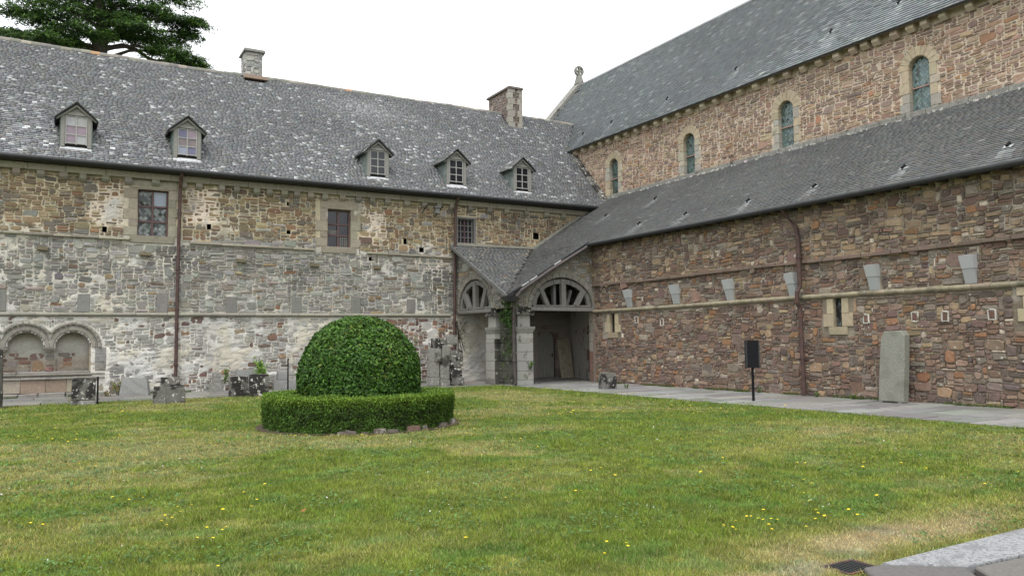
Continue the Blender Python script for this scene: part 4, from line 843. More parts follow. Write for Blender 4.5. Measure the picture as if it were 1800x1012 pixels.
u = -3.5; cb = [18.72, 18.03, 17.31, 16.68, 16.23, 15.82, 15.17, 14.62, 14.16, 13.58, 12.78, 12.1, 11.5]
while u < 33:
    if not 11.3 < u < 19.0: cb.append(u)
    u += rnd.uniform(.55, .8)
for u in cb:
    w_ = rnd.uniform(.10, .13); P = lambda a, v, d: MC(u + a, v, d); z0 = 11.12 + rnd.uniform(-.02, .02); vs = []
    for s in (-w_, w_): vs += [P(s, z0, -.02), P(s, z0 - .05, .10), P(s, z0 + .06, .24), P(s, 11.352, .26), P(s, 11.352, -.02)]
    MB().add(vs, [(0, 1, 2, 3, 4), (9, 8, 7, 6, 5), (0, 5, 6, 1), (1, 6, 7, 2), (2, 7, 8, 3), (3, 8, 9, 4), (4, 9, 5, 0)], vary((.46, .39, .29), .15)).build('corbel', M_DRS, CH)
# weathering course where the aisle roof meets the clerestory
run_stones(MC, 'weathering_stone', -3, 30.2, lambda u: 8.50, .20, -.02, .12, (.20, .195, .175), CH, .4, .9, m=M_LICH2)
lp = MB()
for _ in range(170):
    y = rnd.uniform(-2, 30); w_ = rnd.uniform(.03, .10); z_ = float(zaisle(np.array(XC - .16))) + rnd.uniform(-.01, .05); lp.box(XC - .13 - rnd.uniform(0, .08), XC - .10, y, y + w_, z_ - .04, z_ + rnd.uniform(.01, .04), vary((.42, .41, .38), .3))
lp.build('mortar_lumps', M_MO, CH, kind='stuff')
# mossy stones where the left roof meets the clerestory gable
t = 0.0
while t < 3.15:
    y = 30.35 + t; z = 8.0 + 1.048 * (y - 30.25); l_ = rnd.uniform(.28, .42)
    q = MB(); P = [(XC - .34, y, z - .1), (XC - .01, y, z - .1), (XC - .01, y + l_ * .72, z - .1 + l_ * .72), (XC - .34, y + l_ * .72, z - .1 + l_ * .72)]
    q.hexa(P + [(XC - .30, y + .0, z + .18), (XC - .02, y + .0, z + .24), (XC - .02, y + l_ * .70, z + .24 + l_ * .70), (XC - .30, y + l_ * .70, z + .18 + l_ * .70)]); q.build('weathering_stone', M_LICH, CH); t += l_ * .75
# nave roof
VA = [(23.34, .95), (20.8, .95), (17.91, .95), (15.4, 1.0), (12.59, 1.0), (9.96, 1.0), (27.6, 2.9), (25.0, 3.6)]
VC = [(33.0, 1.3), (30.6, 1.3), (18.02, 1.5), (15.46, 1.6), (22.6, 1.6), (26.6, 1.4)]
def streak(c, s, t, r, V, col, k=1.):      # lime run-off below each lead vent
    for (a, b) in V:
        dt_ = b - t; w = .10 + .16 * np.clip(dt_, 0, 2); m_ = np.exp(-((s - a + .10 * dt_) / w) ** 2) * (dt_ > -.05) * np.clip(1 - dt_ / (.95 * k), 0, 1) ** .7
        c = mixc(c, col, np.clip(m_ * r.uniform(.25, 1.0, len(s)), 0, 1))
    return c
cc_, sc_ = 1 / math.hypot(1, 1.147), 1.147 / math.hypot(1, 1.147)
def mroofC(s, t, h): return 22.62 + t * cc_ - h * sc_, s, 11.33 + t * sc_ + h * cc_
def colC(s, t, r, n): return streak(colC0(s, t, r, n), s, t, r, VC, (.34, .37, .37), 1.2)
def colC0(s, t, r, n):
    c = pal([(.128, .143, .147), (.145, .16, .162), (.112, .125, .128)], (4, 3, 2), r, n, .06); g = r.rand(n) < .04; c[g] = (.24, .26, .25)
    return c * (.78 + .45 * fbm(s * .3, t * .35, 77, 4))[:, None]
def okC(s, t):
    x = 22.62 + t * cc_; z = 11.33 + t * sc_; return (z < 17.5) & ~((s > 30.25) & (z < zleft(s) - .1))
nb = MB(); nb.hexa([(22.66, -4, 11.28), (28, -4, 17.25), (28, 39.6, 17.25), (22.66, 39.6, 11.28), (22.62, -4, 11.33), (28, -4, 17.47), (28, 39.6, 17.47), (22.62, 39.6, 11.33)])
nb.hexa([(28, -4, 17.25), (33.4, -4, 11.2), (33.4, 39.6, 11.2), (28, 39.6, 17.25), (28, -4, 17.47), (33.45, -4, 11.27), (33.45, 39.6, 11.27), (28, 39.6, 17.47)])
NR = nb.build('nave_roof', M_BOARD, CH)
slates(mroofC, -4, 39.6, 0, 8.2, .24, .15, colC, okC, NR, 300, 61, M_SL2, lift=.026, wob=.012, even=.35)
def mroofCb(s, t, h): x, y, z = mroofC(s, t, h); return 56.0 - x, y, z
slates(mroofCb, -4, 39.6, 0, 8.2, .6, .4, colC, lambda s, t: s > -9, NR, 0, 62, M_SL2)
y = -4.0
while y < 39.5: e = min(y + .45, 39.55); MB().add([(27.86, y, 17.40), (28, y, 17.57), (28.14, y, 17.40), (27.86, e - .006, 17.40), (28, e - .006, 17.57), (28.14, e - .006, 17.40)], [(0, 1, 4, 3), (1, 2, 5, 4), (0, 2, 1), (3, 4, 5)], vary((.16, .17, .17), .1)).build('ridge_tile', M_SL2, NR); y += .45
gb = MB(); gb.add([(23.1, 39.62, 6), (32.9, 39.62, 6), (32.9, 39.62, 11.4), (28, 39.62, 17.3), (23.1, 39.62, 11.4), (23.1, 40.2, 6), (32.9, 40.2, 6), (32.9, 40.2, 11.4), (28, 40.2, 17.3), (23.1, 40.2, 11.4)], [(4, 3, 2, 1, 0), (5, 6, 7, 8, 9), (0, 1, 6, 5), (1, 2, 7, 6), (2, 3, 8, 7), (3, 4, 9, 8), (4, 0, 5, 9)], (.25, .2, .17)); gb.build('gable_wall', M_MO, CH)
for s in (-1, 1):
    t = 0
    while t < 7.9:
        l_ = min(.62, 8.0 - t); x = lambda q: 28 - s * (8.0 - q) * cc_ ; z = lambda q: 17.42 - (8.0 - q) * sc_; 
        MB().hexa([(x(t), 39.5, z(t)), (x(t + l_ - .01), 39.5, z(t + l_ - .01)), (x(t + l_ - .01), 40.3, z(t + l_ - .01)), (x(t), 40.3, z(t)), (x(t) - s * .02, 39.5, z(t) + .34), (x(t + l_ - .01) - s * .02, 39.5, z(t + l_ - .01) + .34), (x(t + l_ - .01) - s * .02, 40.3, z(t + l_ - .01) + .34), (x(t) - s * .02, 40.3, z(t) + .34)]).build('gable_coping', M_LICH2, CH); t += l_
# wheel cross on the gable
cr = MB().hexa([(27.78, 39.6, 17.6), (28.22, 39.6, 17.6), (28.22, 40.1, 17.6), (27.78, 40.1, 17.6), (27.88, 39.72, 18.12), (28.12, 39.72, 18.12), (28.12, 39.98, 18.12), (27.88, 39.98, 18.12)]).build('finial_cross', M_LICH2, CH)
mcx = lambda u, v, d: (28 + u, 39.75 - d, 18.42 + v)
mbx = arc_ring(mcx, 0, 0, .22, .33, -.16, 0, 0, math.tau, 24, (.2, .2, .2), .02)
mbx.box(27.945, 28.055, 39.755, 39.905, 18.0, 18.72); mbx.box(27.70, 28.30, 39.76, 39.90, 18.37, 18.47); mbx.build('wheel', M_LICH2, cr)
# aisle lean-to roof (continues over the porch)
ca_, sa_ = 1 / math.hypot(1, .635), .635 / math.hypot(1, .635)
def mroofA(s, t, h): return 18.32 + t * ca_ - h * sa_, s, 5.52 + t * sa_ + h * ca_
def colA(s, t, r, n): return streak(colA0(s, t, r, n), s, t, r, VA, (.36, .38, .38))
def colA0(s, t, r, n):
    c = pal([(.085, .088, .087), (.098, .10, .097), (.074, .077, .077), (.095, .09, .082)], (4, 3, 3, 2), r, n, .07); g = r.rand(n) < .015; c[g] = (.17, .17, .165)
    return c * (.75 + .5 * fbm(s * .4, t * .5, 87, 4))[:, None]
def okA(s, t):
    x = 18.32 + t * ca_; z = 5.52 + t * sa_; return (x < 22.98) & ((s < 30.55) | (z > zleft(s)) & (s < 31)) & ~((s > 30.2) & (z > 7.9))
ab = MB(); ab.hexa([(18.40, -4, 5.50), (23.1, -4, 8.42), (23.1, 30.6, 8.42), (18.40, 30.6, 5.50), (18.33, -4, 5.53), (23.1, -4, 8.54), (23.1, 30.6, 8.54), (18.33, 30.6, 5.53)])
AR_ = ab.build('aisle_roof', M_BOARD, CH)
slates(mroofA, -4, 30.6, 0, 5.55, .20, .125, colA, okA, AR_, 300, 71, M_SL2, lift=.020, wob=.012, even=.35)
MB().tube([(18.25, -4, 5.45), (18.25, 25.78, 5.45)], .075, 10).build('gutter', M_GUT, CH)
MB().box(18.30, X0 + .1, -4, 25.75, 5.50, 5.52).build('soffit', M_BOARD, CH)
for k in range(60):
    y = -3.8 + k * .5
    if y < 25.6: MB().hexa([(18.36, y, 5.36), (18.36, y + .09, 5.36), (X0 - .05, y + .09, 5.40), (X0 - .05, y, 5.40), (18.36, y, 5.497), (18.36, y + .09, 5.497), (X0 - .05, y + .09, 5.497), (X0 - .05, y, 5.497)]).build('rafter_foot', M_BOARD, CH)
# vents with pale run-off streaks
for (mp, s, t, kx) in [(mroofA, 23.34, .95, 1), (mroofA, 20.8, .95, 1), (mroofA, 17.91, .95, 1), (mroofA, 15.4, 1.0, 1), (mroofA, 12.59, 1.0, 1.1), (mroofA, 9.96, 1.0, 1.2), (mroofA, 27.6, 2.9, .7), (mroofA, 25.0, 3.6, .7), (mroofC, 33.0, 1.3, .8), (mroofC, 30.6, 1.3, .8), (mroofC, 18.02, 1.5, .9), (mroofC, 15.46, 1.6, 1), (mroofC, 22.6, 1.6, .8), (mroofC, 26.6, 1.4, .7)]:
    p = [np.array(mp(s, t, h)) for h in (0.0, .09)]; q = np.array(mp(s, t - .14, .07))
    MB().tube([p[0], p[1], q], .035, 8).build('roof_vent', M_BLACK, CH)
    v = [np.array(mp(s + a * .8, t + b, .036)) for a, b in ((-.15, -.03), (.15, -.03), (.11, -.15 * kx), (-.13, -.14 * kx))]; v2 = [x_ + np.array((0, 0, .006)) for x_ in v]
    MB().hexa(v + v2).build('lead_apron', mat('pale_lead_streak', (.30, .32, .32), .7, 12, .45, 30, .1), CH)
pipe(CH, [(18.28, 15.93, 5.42), (18.45, 15.93, 5.25), (18.60, 15.72, 4.9), (18.60, 15.64, 4.5), (18.60, 15.64, 3.15), (18.50, 15.66, 3.0), (18.50, 15.68, 2.7), (18.60, 15.66, 2.55), (18.62, 15.64, .04)], .065, [(18.60, 15.64, 4.0), (18.61, 15.65, 2.3), (18.62, 15.64, 1.1)])

# ================================================================== PORCH
PO = empty('corner_porch', (15.0, 26.0, 0), 'corner porch with valley slate roof, timbered round arches and granite piers between range and church', 'porch')
def arch_py(u, v, k=0): return ((u - 17.3) / (1.45 + k)) ** 2 + ((v - 2.95) / (1.22 + k)) ** 2 < 1
def arch_px(u, v, k=0): return ((u - 29.0) / (1.45 + k)) ** 2 + ((v - 2.98) / (1.28 + k)) ** 2 < 1
def hole_PY(u, v): return arch_py(u, v) & (v > 2.9) | (v < 2.95) | (v > zaisle(u) - .08) | (u < 15.1) & (v < 3.0)
def hole_PX(u, v): return arch_px(u, v) & (v > 2.9) | (v < 2.98) | (v > zlean(u) - .08)
def pmc(u, v): return mixc((.23, .215, .175), (.31, .29, .24), fbm(u * 1.2, v * 1.2, 5, 4))
w1 = sheet('gable_wall', MPY, 15.0, 18.86, 2.9, 5.6, .06, lambda u, v: -.005 + .02 * (fbm(u * 3, v * 3, 3) - .5), pmc, hole_PY, M_MO, PO)
stones('PY', MPY, pack(15.0, 18.8, 2.95, 5.5, .07, .062, 8, lambda u, v: arch_py(u, v, .26) & (v > 2.9) | (v < 2.95) | (v > zaisle(u) - .14), .02), lambda u, v, r, n: pal(GREYS[:4] + [(.25, .20, .14)], (3, 3, 3, 2, 2), r, n), lambda u, v: .03 + 0 * u, .010, w1, 120, 4, warp=False)
w2 = sheet('gable_wall', MPX, 25.95, 30.6, 2.9, 5.8, .06, lambda u, v: -.005 + .02 * (fbm(u * 3, v * 3, 3) - .5), pmc, hole_PX, M_MO, PO, flip=True)
stones('PX', MPX, pack(26.0, 30.55, 3.0, 5.7, .07, .062, 9, lambda u, v: arch_px(u, v, .26) & (v > 2.9) | (v < 3.0) | (v > zlean(u) - .14), .02), lambda u, v, r, n: pal(GREYS[:4] + [(.25, .20, .14)], (3, 3, 3, 2, 2), r, n), lambda u, v: .03 + 0 * u, .010, w2, 120, 5, flip=True, warp=False)
# backs of the two gable walls (so that they have thickness)
def back(mp, prof, d, name, par):
    n = len(prof); mb = MB(); mb.add([mp(u, v, d) for u, v in prof] + [mp(u, v, -.03) for u, v in prof], [tuple(range(n)), tuple(range(n, 2 * n))[::-1]] + [(k, (k + 1) % n, n + (k + 1) % n, n + k) for k in range(n)], (.2, .19, .17)); return mb.build(name, M_MO, par)
for k in range(24):
    a0 = math.pi * k / 24; a1 = math.pi * (k + 1) / 24
    for (mp, cu, cv, ru, rv, zf, nm) in ((MPY, 17.3, 2.95, 1.45, 1.22, lambda u: float(zaisle(np.array(u))), w1), (MPX, 29.0, 2.98, 1.45, 1.28, lambda u: float(zlean(np.array(u))), w2)):
        u0, u1 = cu + ru * math.cos(a0), cu + ru * math.cos(a1); v0, v1 = cv + rv * math.sin(a0), cv + rv * math.sin(a1)
        back(mp, [(u0, v0), (u1, v1), (u1, zf(u1) - .1), (u0, zf(u0) - .1)], -.4, 'arch_backing', nm)
for (mp, cu, cv, ru, rv, dd) in ((MPY, 17.3, 2.95, 1.45, 1.22, 0), (MPX, 29.0, 2.98, 1.45, 1.28, 0)):
    nv = 15
    for k in range(nv):     # ring of thin arch stones
        a0 = math.pi * k / nv + .008; a1 = math.pi * (k + 1) / nv - .008; vs = []
        for a in (a0, (a0 + a1) / 2, a1):
            for (e, d) in ((.0, -.4), (.0, .03), (.17, .045), (.19, -.05)): vs.append(mp(cu + (ru + e) * math.cos(a), cv + (rv + e) * math.sin(a), d))
        fs = [(0, 4, 5, 1), (1, 5, 6, 2), (2, 6, 7, 3), (4, 8, 9, 5), (5, 9, 10, 6), (6, 10, 11, 7), (0, 1, 2, 3), (11, 10, 9, 8)]
        MB().add(vs, fs, vary((.23, .22, .19), .13)).build('arch_stone', M_DRS, PO)
    segs = 5; gapk = .06                                      # timber centring inside the arch
    for k in range(segs):
        a0 = math.pi * k / segs + .012; a1 = math.pi * (k + 1) / segs - .012; vs = []
        for a in (a0, (a0 + a1) / 2, a1):
            for (e, d) in ((-gapk - .18, -.16), (-gapk - .18, -.03), (-gapk, -.03), (-gapk, -.16)): vs.append(mp(cu + (ru + e) * math.cos(a), cv + .10 + (rv - .10 + e) * math.sin(a), d))
        fs = [(0, 4, 5, 1), (1, 5, 6, 2), (2, 6, 7, 3), (3, 7, 4, 0), (4, 8, 9, 5), (5, 9, 10, 6), (6, 10, 11, 7), (7, 11, 8, 4), (0, 1, 2, 3), (11, 10, 9, 8)]
        MB().add(vs, fs, vary((.2, .2, .2))).build('arch_timber', M_WOOD, PO)
    L_ = []
    if mp is MPY: L_ = [(17.36, 3.0, 17.34, 4.10, .105, .02), (16.62, 3.05, 16.28, 3.78, .085, .01), (17.95, 3.05, 18.32, 3.68, .09, .03), (17.12, 3.05, 17.12, 3.9, .06, -.3), (17.72, 3.05, 17.93, 3.7, .05, -.32)]
    else: L_ = [(29.0, 3.0, 29.0, 4.1, .12, .02), (29.55, 3.05, 30.0, 3.75, .11, .01), (28.35, 3.05, 27.98, 3.85, .12, .03), (28.62, 3.05, 28.45, 3.8, .06, -.2)]
    for (ua, va, ub, vb, hw, d) in L_:
        n_ = np.array((vb - va, -(ub - ua))); n_ = n_ / np.linalg.norm(n_) * hw
        P = lambda dd_: [mp(ua - n_[0], va - n_[1], dd_), mp(ua + n_[0], va + n_[1], dd_), mp(ub + n_[0], vb + n_[1], dd_), mp(ub - n_[0], vb - n_[1], dd_)]
        MB().hexa(P(d - .16) + P(d)).build('strut', M_WOOD, PO)
    block(mp, cu - ru - .05, cu + ru + (.02 if mp is MPY else .1), 2.84, 2.99, -.28, .07, (.2, .2, .2), .015, .012).build('beam', M_WOOD, PO)
    block(mp, cu - ru + .1, cu + ru - .1, 2.995, 3.08, -.2, .0, (.2, .2, .2), .015, .012).build('beam', M_WOOD, PO)
# piers: coursed granite
def course(x0, x1, y0, y1, zs, col, m, split, name='pier_stone'):
    for k in range(len(zs) - 1):
        cuts = [x0, x1] if (k % 2 == 0 or not split) else [x0, x0 + (x1 - x0) * split, x1]
        for a, b in zip(cuts[:-1], cuts[1:]):
            mb = MB(); j = rnd.uniform(-.006, .006)
            block(lambda u, v, d: (u, y1 - d, v), a + .004, b - .004, zs[k] + .004, zs[k + 1] - .004, 0, (y1 - y0) + j, vary(col, .10), .010, .003, mb); mb.build(name, m, PO)
GP = (.30, .295, .27)
MB().box(15.24, 15.92, 26.2, 27.95, 0, 3.35, (.1, .1, .09)).build('pier_core', M_DARKP, PO)
MB().box(15.0, 15.3, 26.05, 30.5, 2.98, 3.02, (.1, .1, .09)).build('pier_core', M_DARKP, PO)
zs = [.02, .22, .55, .92, 1.28, 1.62, 1.78]
def two_tone_pier(x0, x1, y0, y1):
    for k in range(len(zs) - 1):
        e = .05 if k == 0 else 0
        block(lambda u, v, d: (x1 - d, u, v), y0 - e, y1, zs[k] + .004, zs[k + 1] - .004, 0, x1 - x0 + e, vary(GP, .08) if k else (.17, .165, .15), .01, .003).build('pier_stone', M_GRN, PO)
        block(lambda u, v, d: (u, y0 - d, v), x0 + .012, x1 - .004, zs[k] + .004, zs[k + 1] - .004, 0, .045 + e, (.1, .1, .09), .01, .003).build('stained_stone', M_DARKP, PO)
two_tone_pier(14.95, 15.9, 27.35, 28.05)
course(15.22, 15.95, 26.05, 26.95, zs, GP, M_GRN, .6)
for k in range(len(zs) - 1):
    for a_, b_ in ((26.07, 26.6), (26.6, 27.3)): block(lambda u, v, d: (15.22 - d, u, v), a_ + .004, b_ - .004, zs[k] + .004, zs[k + 1] - .004, -.01, .05, (.1, .1, .09), .012, .008).build('stained_stone', M_DARKP, PO)
for (z0, z1) in ((1.79, 2.12), (2.125, 2.4), (2.405, 2.66), (2.665, 2.97)): block(lambda u, v, d: (15.2 - d, u, v), 26.09, 27.25, z0, z1, -.01, .04, (.1, .1, .09), .012, .008).build('stained_stone', M_DARKP, PO)
def cap(x0, x1, y0, y1, z0, z1, ov, m, name='capital', col=GP):
    MB().hexa([(x0, y0, z0), (x1, y0, z0), (x1, y1, z0), (x0, y1, z0), (x0 - ov, y0 - ov, z1), (x1 + ov, y0 - ov, z1), (x1 + ov, y1, z1), (x0 - ov, y1, z1)], vary(col, .08)).build(name, m, PO)
for (x0, x1, y0, y1) in ((14.97, 15.86, 27.3, 28.0), (15.24, 15.92, 26.07, 26.9)):
    cap(x0 - .02, x1 + .02, y0 - .02, y1, 1.785, 1.98, .0, M_GRN); cap(x0, x1, y0, y1, 1.985, 2.14, .07, M_GRN); cap(x0 - .08, x1 + .08, y0 - .08, y1, 2.143, 2.24, .0, M_LICH2)
    cap(x0 + .08, x1 - .05, y0 + .08, y1, 2.245, 2.68, .0, M_GRN, 'upper_block'); cap(x0 - .02, x1 + .06, y0 - .05, y1 + .1, 2.683, 3.0, .05, M_LICH, 'impost')
# white-washed lining of the bay
pl = mat('old_limewash', (.38, .355, .32), .95, 7, .22, 40, .6, .01, stain=[((.17, .11, .08), 2.2, .64, .04), ((.15, .14, .12), 1.6, .60, .2)])
MB().hexa([(18.92, 26.06, 0), (19.3, 26.06, 0), (21.3, 30.58, 0), (20.75, 30.58, 0), (18.92, 26.06, 5.7), (19.3, 26.06, 5.7), (21.3, 30.58, 6.8), (20.75, 30.58, 6.8)]).build('inner_wall', pl, PO)
MB().box(15.05, 20.9, 26.3, 30.5, 2.97, 3.0).build('ceiling', M_BOARD, PO)
SPL = lambda u, v, d: (18.92 + u * .376 - d * .927, 26.06 + u * .927 + d * .376, v)
for (u0, u1, z0, z1, c) in [(.02, .5, .05, .45, 1), (.5, .95, .04, .4, 0), (.05, .6, .46, .85, 0), (.7, 1.3, .42, .8, 1), (.0, .45, .86, 1.2, 1), (.5, 1.5, .86, 1.3, 1), (1.35, 1.9, .1, .5, 0), (.02, .4, 1.25, 1.6, 0), (1.1, 1.5, 1.95, 2.3, 1), (.0, .3, 1.65, 2.0, 1)]:
    block(SPL, u0, u1, z0, z1, -.05, .03, vary((.15, .085, .07) if c else (.26, .23, .2), .15), .02, .02).build('exposed_stone', M_ST, PO)
for k in range(7): block(lambda u, v, d: (X0 + .02 + u, 26.04 - d, v), 0.0, .12, .05 + k * .4, .43 + k * .4, -.35, .0, vary((.16, .10, .08) if k < 3 else (.30, .27, .23), .15)).build('quoin', M_DRS, PO)
# roof of the bay: two lean-to planes meeting in a valley
def okPv(x, y): return (.58 * (x - 14.6)) > (.498 * (y - 25.7)) - .02
def mroofP1(s, t, h):  # aisle plane going on downwards (slates below x = 18.32)
    c_, s_ = .865, .5017; return 14.62 + t * c_ - h * s_, s, 3.385 + t * s_ + h * c_
def mroofP2(s, t, h):
    c_, s_ = .895, .4457; return s, 25.68 + t * c_ - h * s_, 3.375 + t * s_ + h * c_
pb = MB(); pb.add([(14.6, 25.68, 3.36), (18.45, 25.68, 5.58), (18.75, 30.6, 5.76), (14.6, 25.72, 3.30), (18.45, 25.72, 5.50), (18.75, 30.6, 5.68)], [(0, 1, 2), (3, 5, 4), (0, 3, 4, 1), (1, 4, 5, 2), (2, 5, 3, 0)])
pb.add([(18.45, 25.68, 5.58), (18.8, 25.68, 5.72), (18.8, 30.6, 5.80), (18.75, 30.6, 5.76)], [(0, 1, 2, 3)])
pb.add([(14.6, 25.68, 3.36), (18.75, 30.6, 5.76), (14.65, 30.6, 5.76), (14.6, 25.68, 3.30), (18.75, 30.6, 5.68), (14.65, 30.6, 5.68)], [(0, 1, 2), (3, 5, 4), (0, 3, 4, 1), (1, 4, 5, 2), (2, 5, 3, 0)])
PR = pb.build('porch_roof', M_BOARD, PO)
slates(mroofP1, 25.68, 30.6, 0, 4.45, .19, .12, colA0, lambda s, t: okPv(14.62 + t * .865, s), PR, 60, 81, M_SL2, wob=.015)
def colP(s, t, r, n):
    c = colA0(s, t, r, n) * 1.25; g = r.rand(n) < .05; c[g] = (.2, .17, .13); return c
slates(mroofP2, 14.6, 18.9, 0, 5.48, .19, .12, colP, lambda s, t: ~okPv(s, 25.68 + t * .895) & (s > 14.62), PR, 60, 82, M_SL2, wob=.015)
def beam(pa, pb_, hw, z0, z1, name, m, par):
    pa = np.array(pa, float); pb_ = np.array(pb_, float); d = pb_ - pa; n_ = np.array((-d[1], d[0], 0.)); n_ = n_ / np.linalg.norm(n_) * hw; a = np.array((0, 0, z0)); b = np.array((0, 0, z1))
    return MB().hexa([pa - n_ + a, pb_ - n_ + a, pb_ + n_ + a, pa + n_ + a, pa - n_ + b, pb_ - n_ + b, pb_ + n_ + b, pa + n_ + b]).build(name, m, par)
beam((14.6, 25.66, 3.36), (18.35, 25.66, 5.55), .025, -.10, .06, 'verge_board', M_GUT, PO)
beam((14.58, 25.66, 3.36), (14.62, 30.58, 5.78), .03, -.08, .06, 'verge_board', mat('grey_verge', (.12, .12, .115), .8, 6, .3, 20, .2), PO)
for k in range(9):
    t = k / 9; beam((14.85 + 3.3 * t, 25.63, 3.50 + 1.94 * t), (14.85 + 3.3 * t + .3, 25.63, 3.50 + 1.94 * t + .175), .05, .02, .05, 'verge_flashing', M_LEAD if k in (1, 2, 5) else M_GUT, PO)
beam((14.62, Y0 - .06, 5.80), (18.78, Y0 - .06, 5.83), .07, .0, .10, 'flashing_mortar', mat('mortar_fillet', (.24, .235, .20), .95, 10, .3, 30, .6, .02), PO)
beam((18.78, Y0 - .06, 5.83), (22.3, Y0 - .06, 8.06), .07, .0, .12, 'flashing_mortar', mat('mortar_fillet'), CH)
pipe(PO, [(18.3, 25.58, 5.42), (16.4, 25.55, 4.36), (15.15, 25.55, 3.58), (14.98, 25.6, 3.38), (14.98, 25.8, 3.0), (15.02, 25.92, 2.4), (15.06, 25.98, .9), (15.1, 25.98, .08)], .062, [(15.02, 25.92, 2.4), (15.06, 25.97, .95)], m=mat('grey_brown_pipe', (.07, .06, .058), .6, 7, .4, 30, .3, .004, stain=[((.13, .06, .035), 3, .62, .1)]))
MB().hexa([(14.50, 25.50, 3.16), (14.85, 25.50, 3.16), (14.85, 25.75, 3.16), (14.5, 25.75, 3.16), (14.45, 25.45, 3.36), (14.88, 25.45, 3.36), (14.88, 25.75, 3.36), (14.45, 25.75, 3.36)]).build('rainwater_hopper', M_GUT, PO)

# ================================================================== LOOSE STONES, SLABS, SIGN
def rough_block(name, cx, cy, w, d, h, z0=0., rot=0., m=None, label='', cat='stone block', group=None, taper=.06, root=None, n=5, amp=.02, part=None, tilt=0):
    """a weathered block: subdivided box displaced by noise"""
    vs = []; fs = []; idx = {}
    g = np.linspace(-1, 1, n + 1); sd = rnd.uniform(0, 50)
    def vid(p):
        k = tuple(np.round(p, 4))
        if k not in idx:
            x, y, z = p; rr = (1 - taper * (z * .5 + .5)); q = np.array((x * w / 2 * rr, y * d / 2 * rr, (z + 1) * h / 2))
            e = [abs(abs(t) - 1) < 1e-6 for t in (x, y, z)]
            if sum(e) >= 2: q[0] *= .965; q[1] *= .965; q[2] = h / 2 + (q[2] - h / 2) * .975
            q += amp * (np.array([float(fbm(q[0] * 4 + sd, q[1] * 4 + q[2] * 5, 3)), float(fbm(q[1] * 4 + sd, q[2] * 4 + q[0] * 3, 6)), float(fbm(q[2] * 4 + sd, q[0] * 4 + q[1] * 3, 9))]) - .5) * 2 * (1 if z > -.99 else .3)
            idx[k] = len(vs); q[1] += tilt * q[2]; c, s = math.cos(rot), math.sin(rot); vs.append((cx + c * q[0] - s * q[1], cy + s * q[0] + c * q[1], z0 + q[2]))
        return idx[k]
    for ax in range(3):
        for sg in (-1, 1):
            for i in range(n):
                for j in range(n):
                    P = []
                    for (a, b) in ((g[i], g[j]), (g[i + 1], g[j]), (g[i + 1], g[j + 1]), (g[i], g[j + 1])):
                        p = [0, 0, 0]; p[ax] = sg; p[(ax + 1) % 3] = a; p[(ax + 2) % 3] = b; P.append(vid(p))
                    fs.append(tuple(P if sg > 0 else P[::-1]))
    o = link_mesh(part or name, vs, fs, m or M_LICH, root, (.2, .2, .2))
    if root is None: tag(o, label, cat, group)
    return o
GS = 'carved stone fragments set out along the walk'
b1 = rough_block('carved_stone', .80, 26.30, .62, .32, .62, .14, -.05, M_LICH, 'square carved stone with black and white lichen on a low plinth, before the wall arches', 'carved stone', GS, .02, amp=.012)
rough_block('carved_stone', .80, 26.30, .66, .36, .14, -.01, -.05, M_LICH2, root=b1, part='plinth')
o = MB().box(1.13, 1.18, 26.1, 26.16, 0, .80); o.box(.52, 1.12, 26.11, 26.13, .77, .785); o.build('iron_stand', M_BLACK); o = bpy.data.objects[-1] if False else bpy.data.objects['iron_stand']; tag(o, 'thin black iron upright standing against the square lichened stone', 'iron stand')
rough_block('carved_stone', 2.42, 29.55, .95, .3, .62, 0, -.35, M_GRN_P if 'M_GRN_P' in globals() else mat('pale_slab', (.235, .235, .225), .9, 20, .2, 40, .5, .01), 'pale grey trapezoid slab leaning at the foot of the left range', 'stone slab', GS, .16, amp=.02)
b3 = rough_block('carved_stone', 2.98, 25.35, .88, .5, .50, 0, -.1, M_LICH, 'large dark lichened block with a smaller block on top, below the left downpipe', 'stone block', GS, .05, amp=.03)
rough_block('carved_stone', 3.02, 25.45, .55, .36, .26, .49, -.1, M_LICH, root=b3, part='upper_block', amp=.015)
b4 = rough_block('carved_stone', 5.02, 29.75, .46, .34, .34, 0, 0, M_LICH2, 'small grey pedestal stone in two pieces against the left range', 'pedestal stone', GS, .1, amp=.02)
rough_block('carved_stone', 5.05, 29.78, .28, .22, .36, .34, 0, M_LICH2, root=b4, part='shaft', amp=.01)
rough_block('carved_stone', 5.25, 26.95, .55, .34, .66, 0, .12, M_LICH, 'left one of two upright lichened blocks side by side, left of the clipped bush', 'stone block', GS, .02, amp=.02)
rough_block('carved_stone', 5.84, 26.72, .60, .34, .72, 0, -.05, M_LICH, 'right one of two upright lichened blocks side by side, left of the clipped bush', 'stone block', GS, .02, amp=.02)
rough_block('carved_stone', 6.28, 29.8, .62, .3, .48, 0, 0, mat('pale_slab'), 'pale squared stone lying low behind the lichened pair', 'stone block', GS, .03, amp=.01)
rough_block('carved_stone', 6.15, 30.1, .8, .26, .30, .48, 0, mat('pale_slab'), 'pale flat stone laid on top of the squared one against the left range', 'stone block', GS, .03, amp=.01)
b6 = rough_block('carved_stone', 7.55, 30.0, 1.0, .34, .36, 0, 0, mat('pale_slab'), 'long pale grey stone behind the thin black stake', 'stone block', GS, .03, amp=.01)
rough_block('carved_stone', 7.42, 30.0, .40, .3, .32, .36, 0, mat('pale_slab'), root=b6, part='upper_block', amp=.01)
st = MB().tube([(7.24, 28.5, 0), (7.24, 28.5, 1.18)], .026, 8).build('stake', M_BLACK); tag(st, 'thin black metal stake standing beside the clipped bush', 'stake')
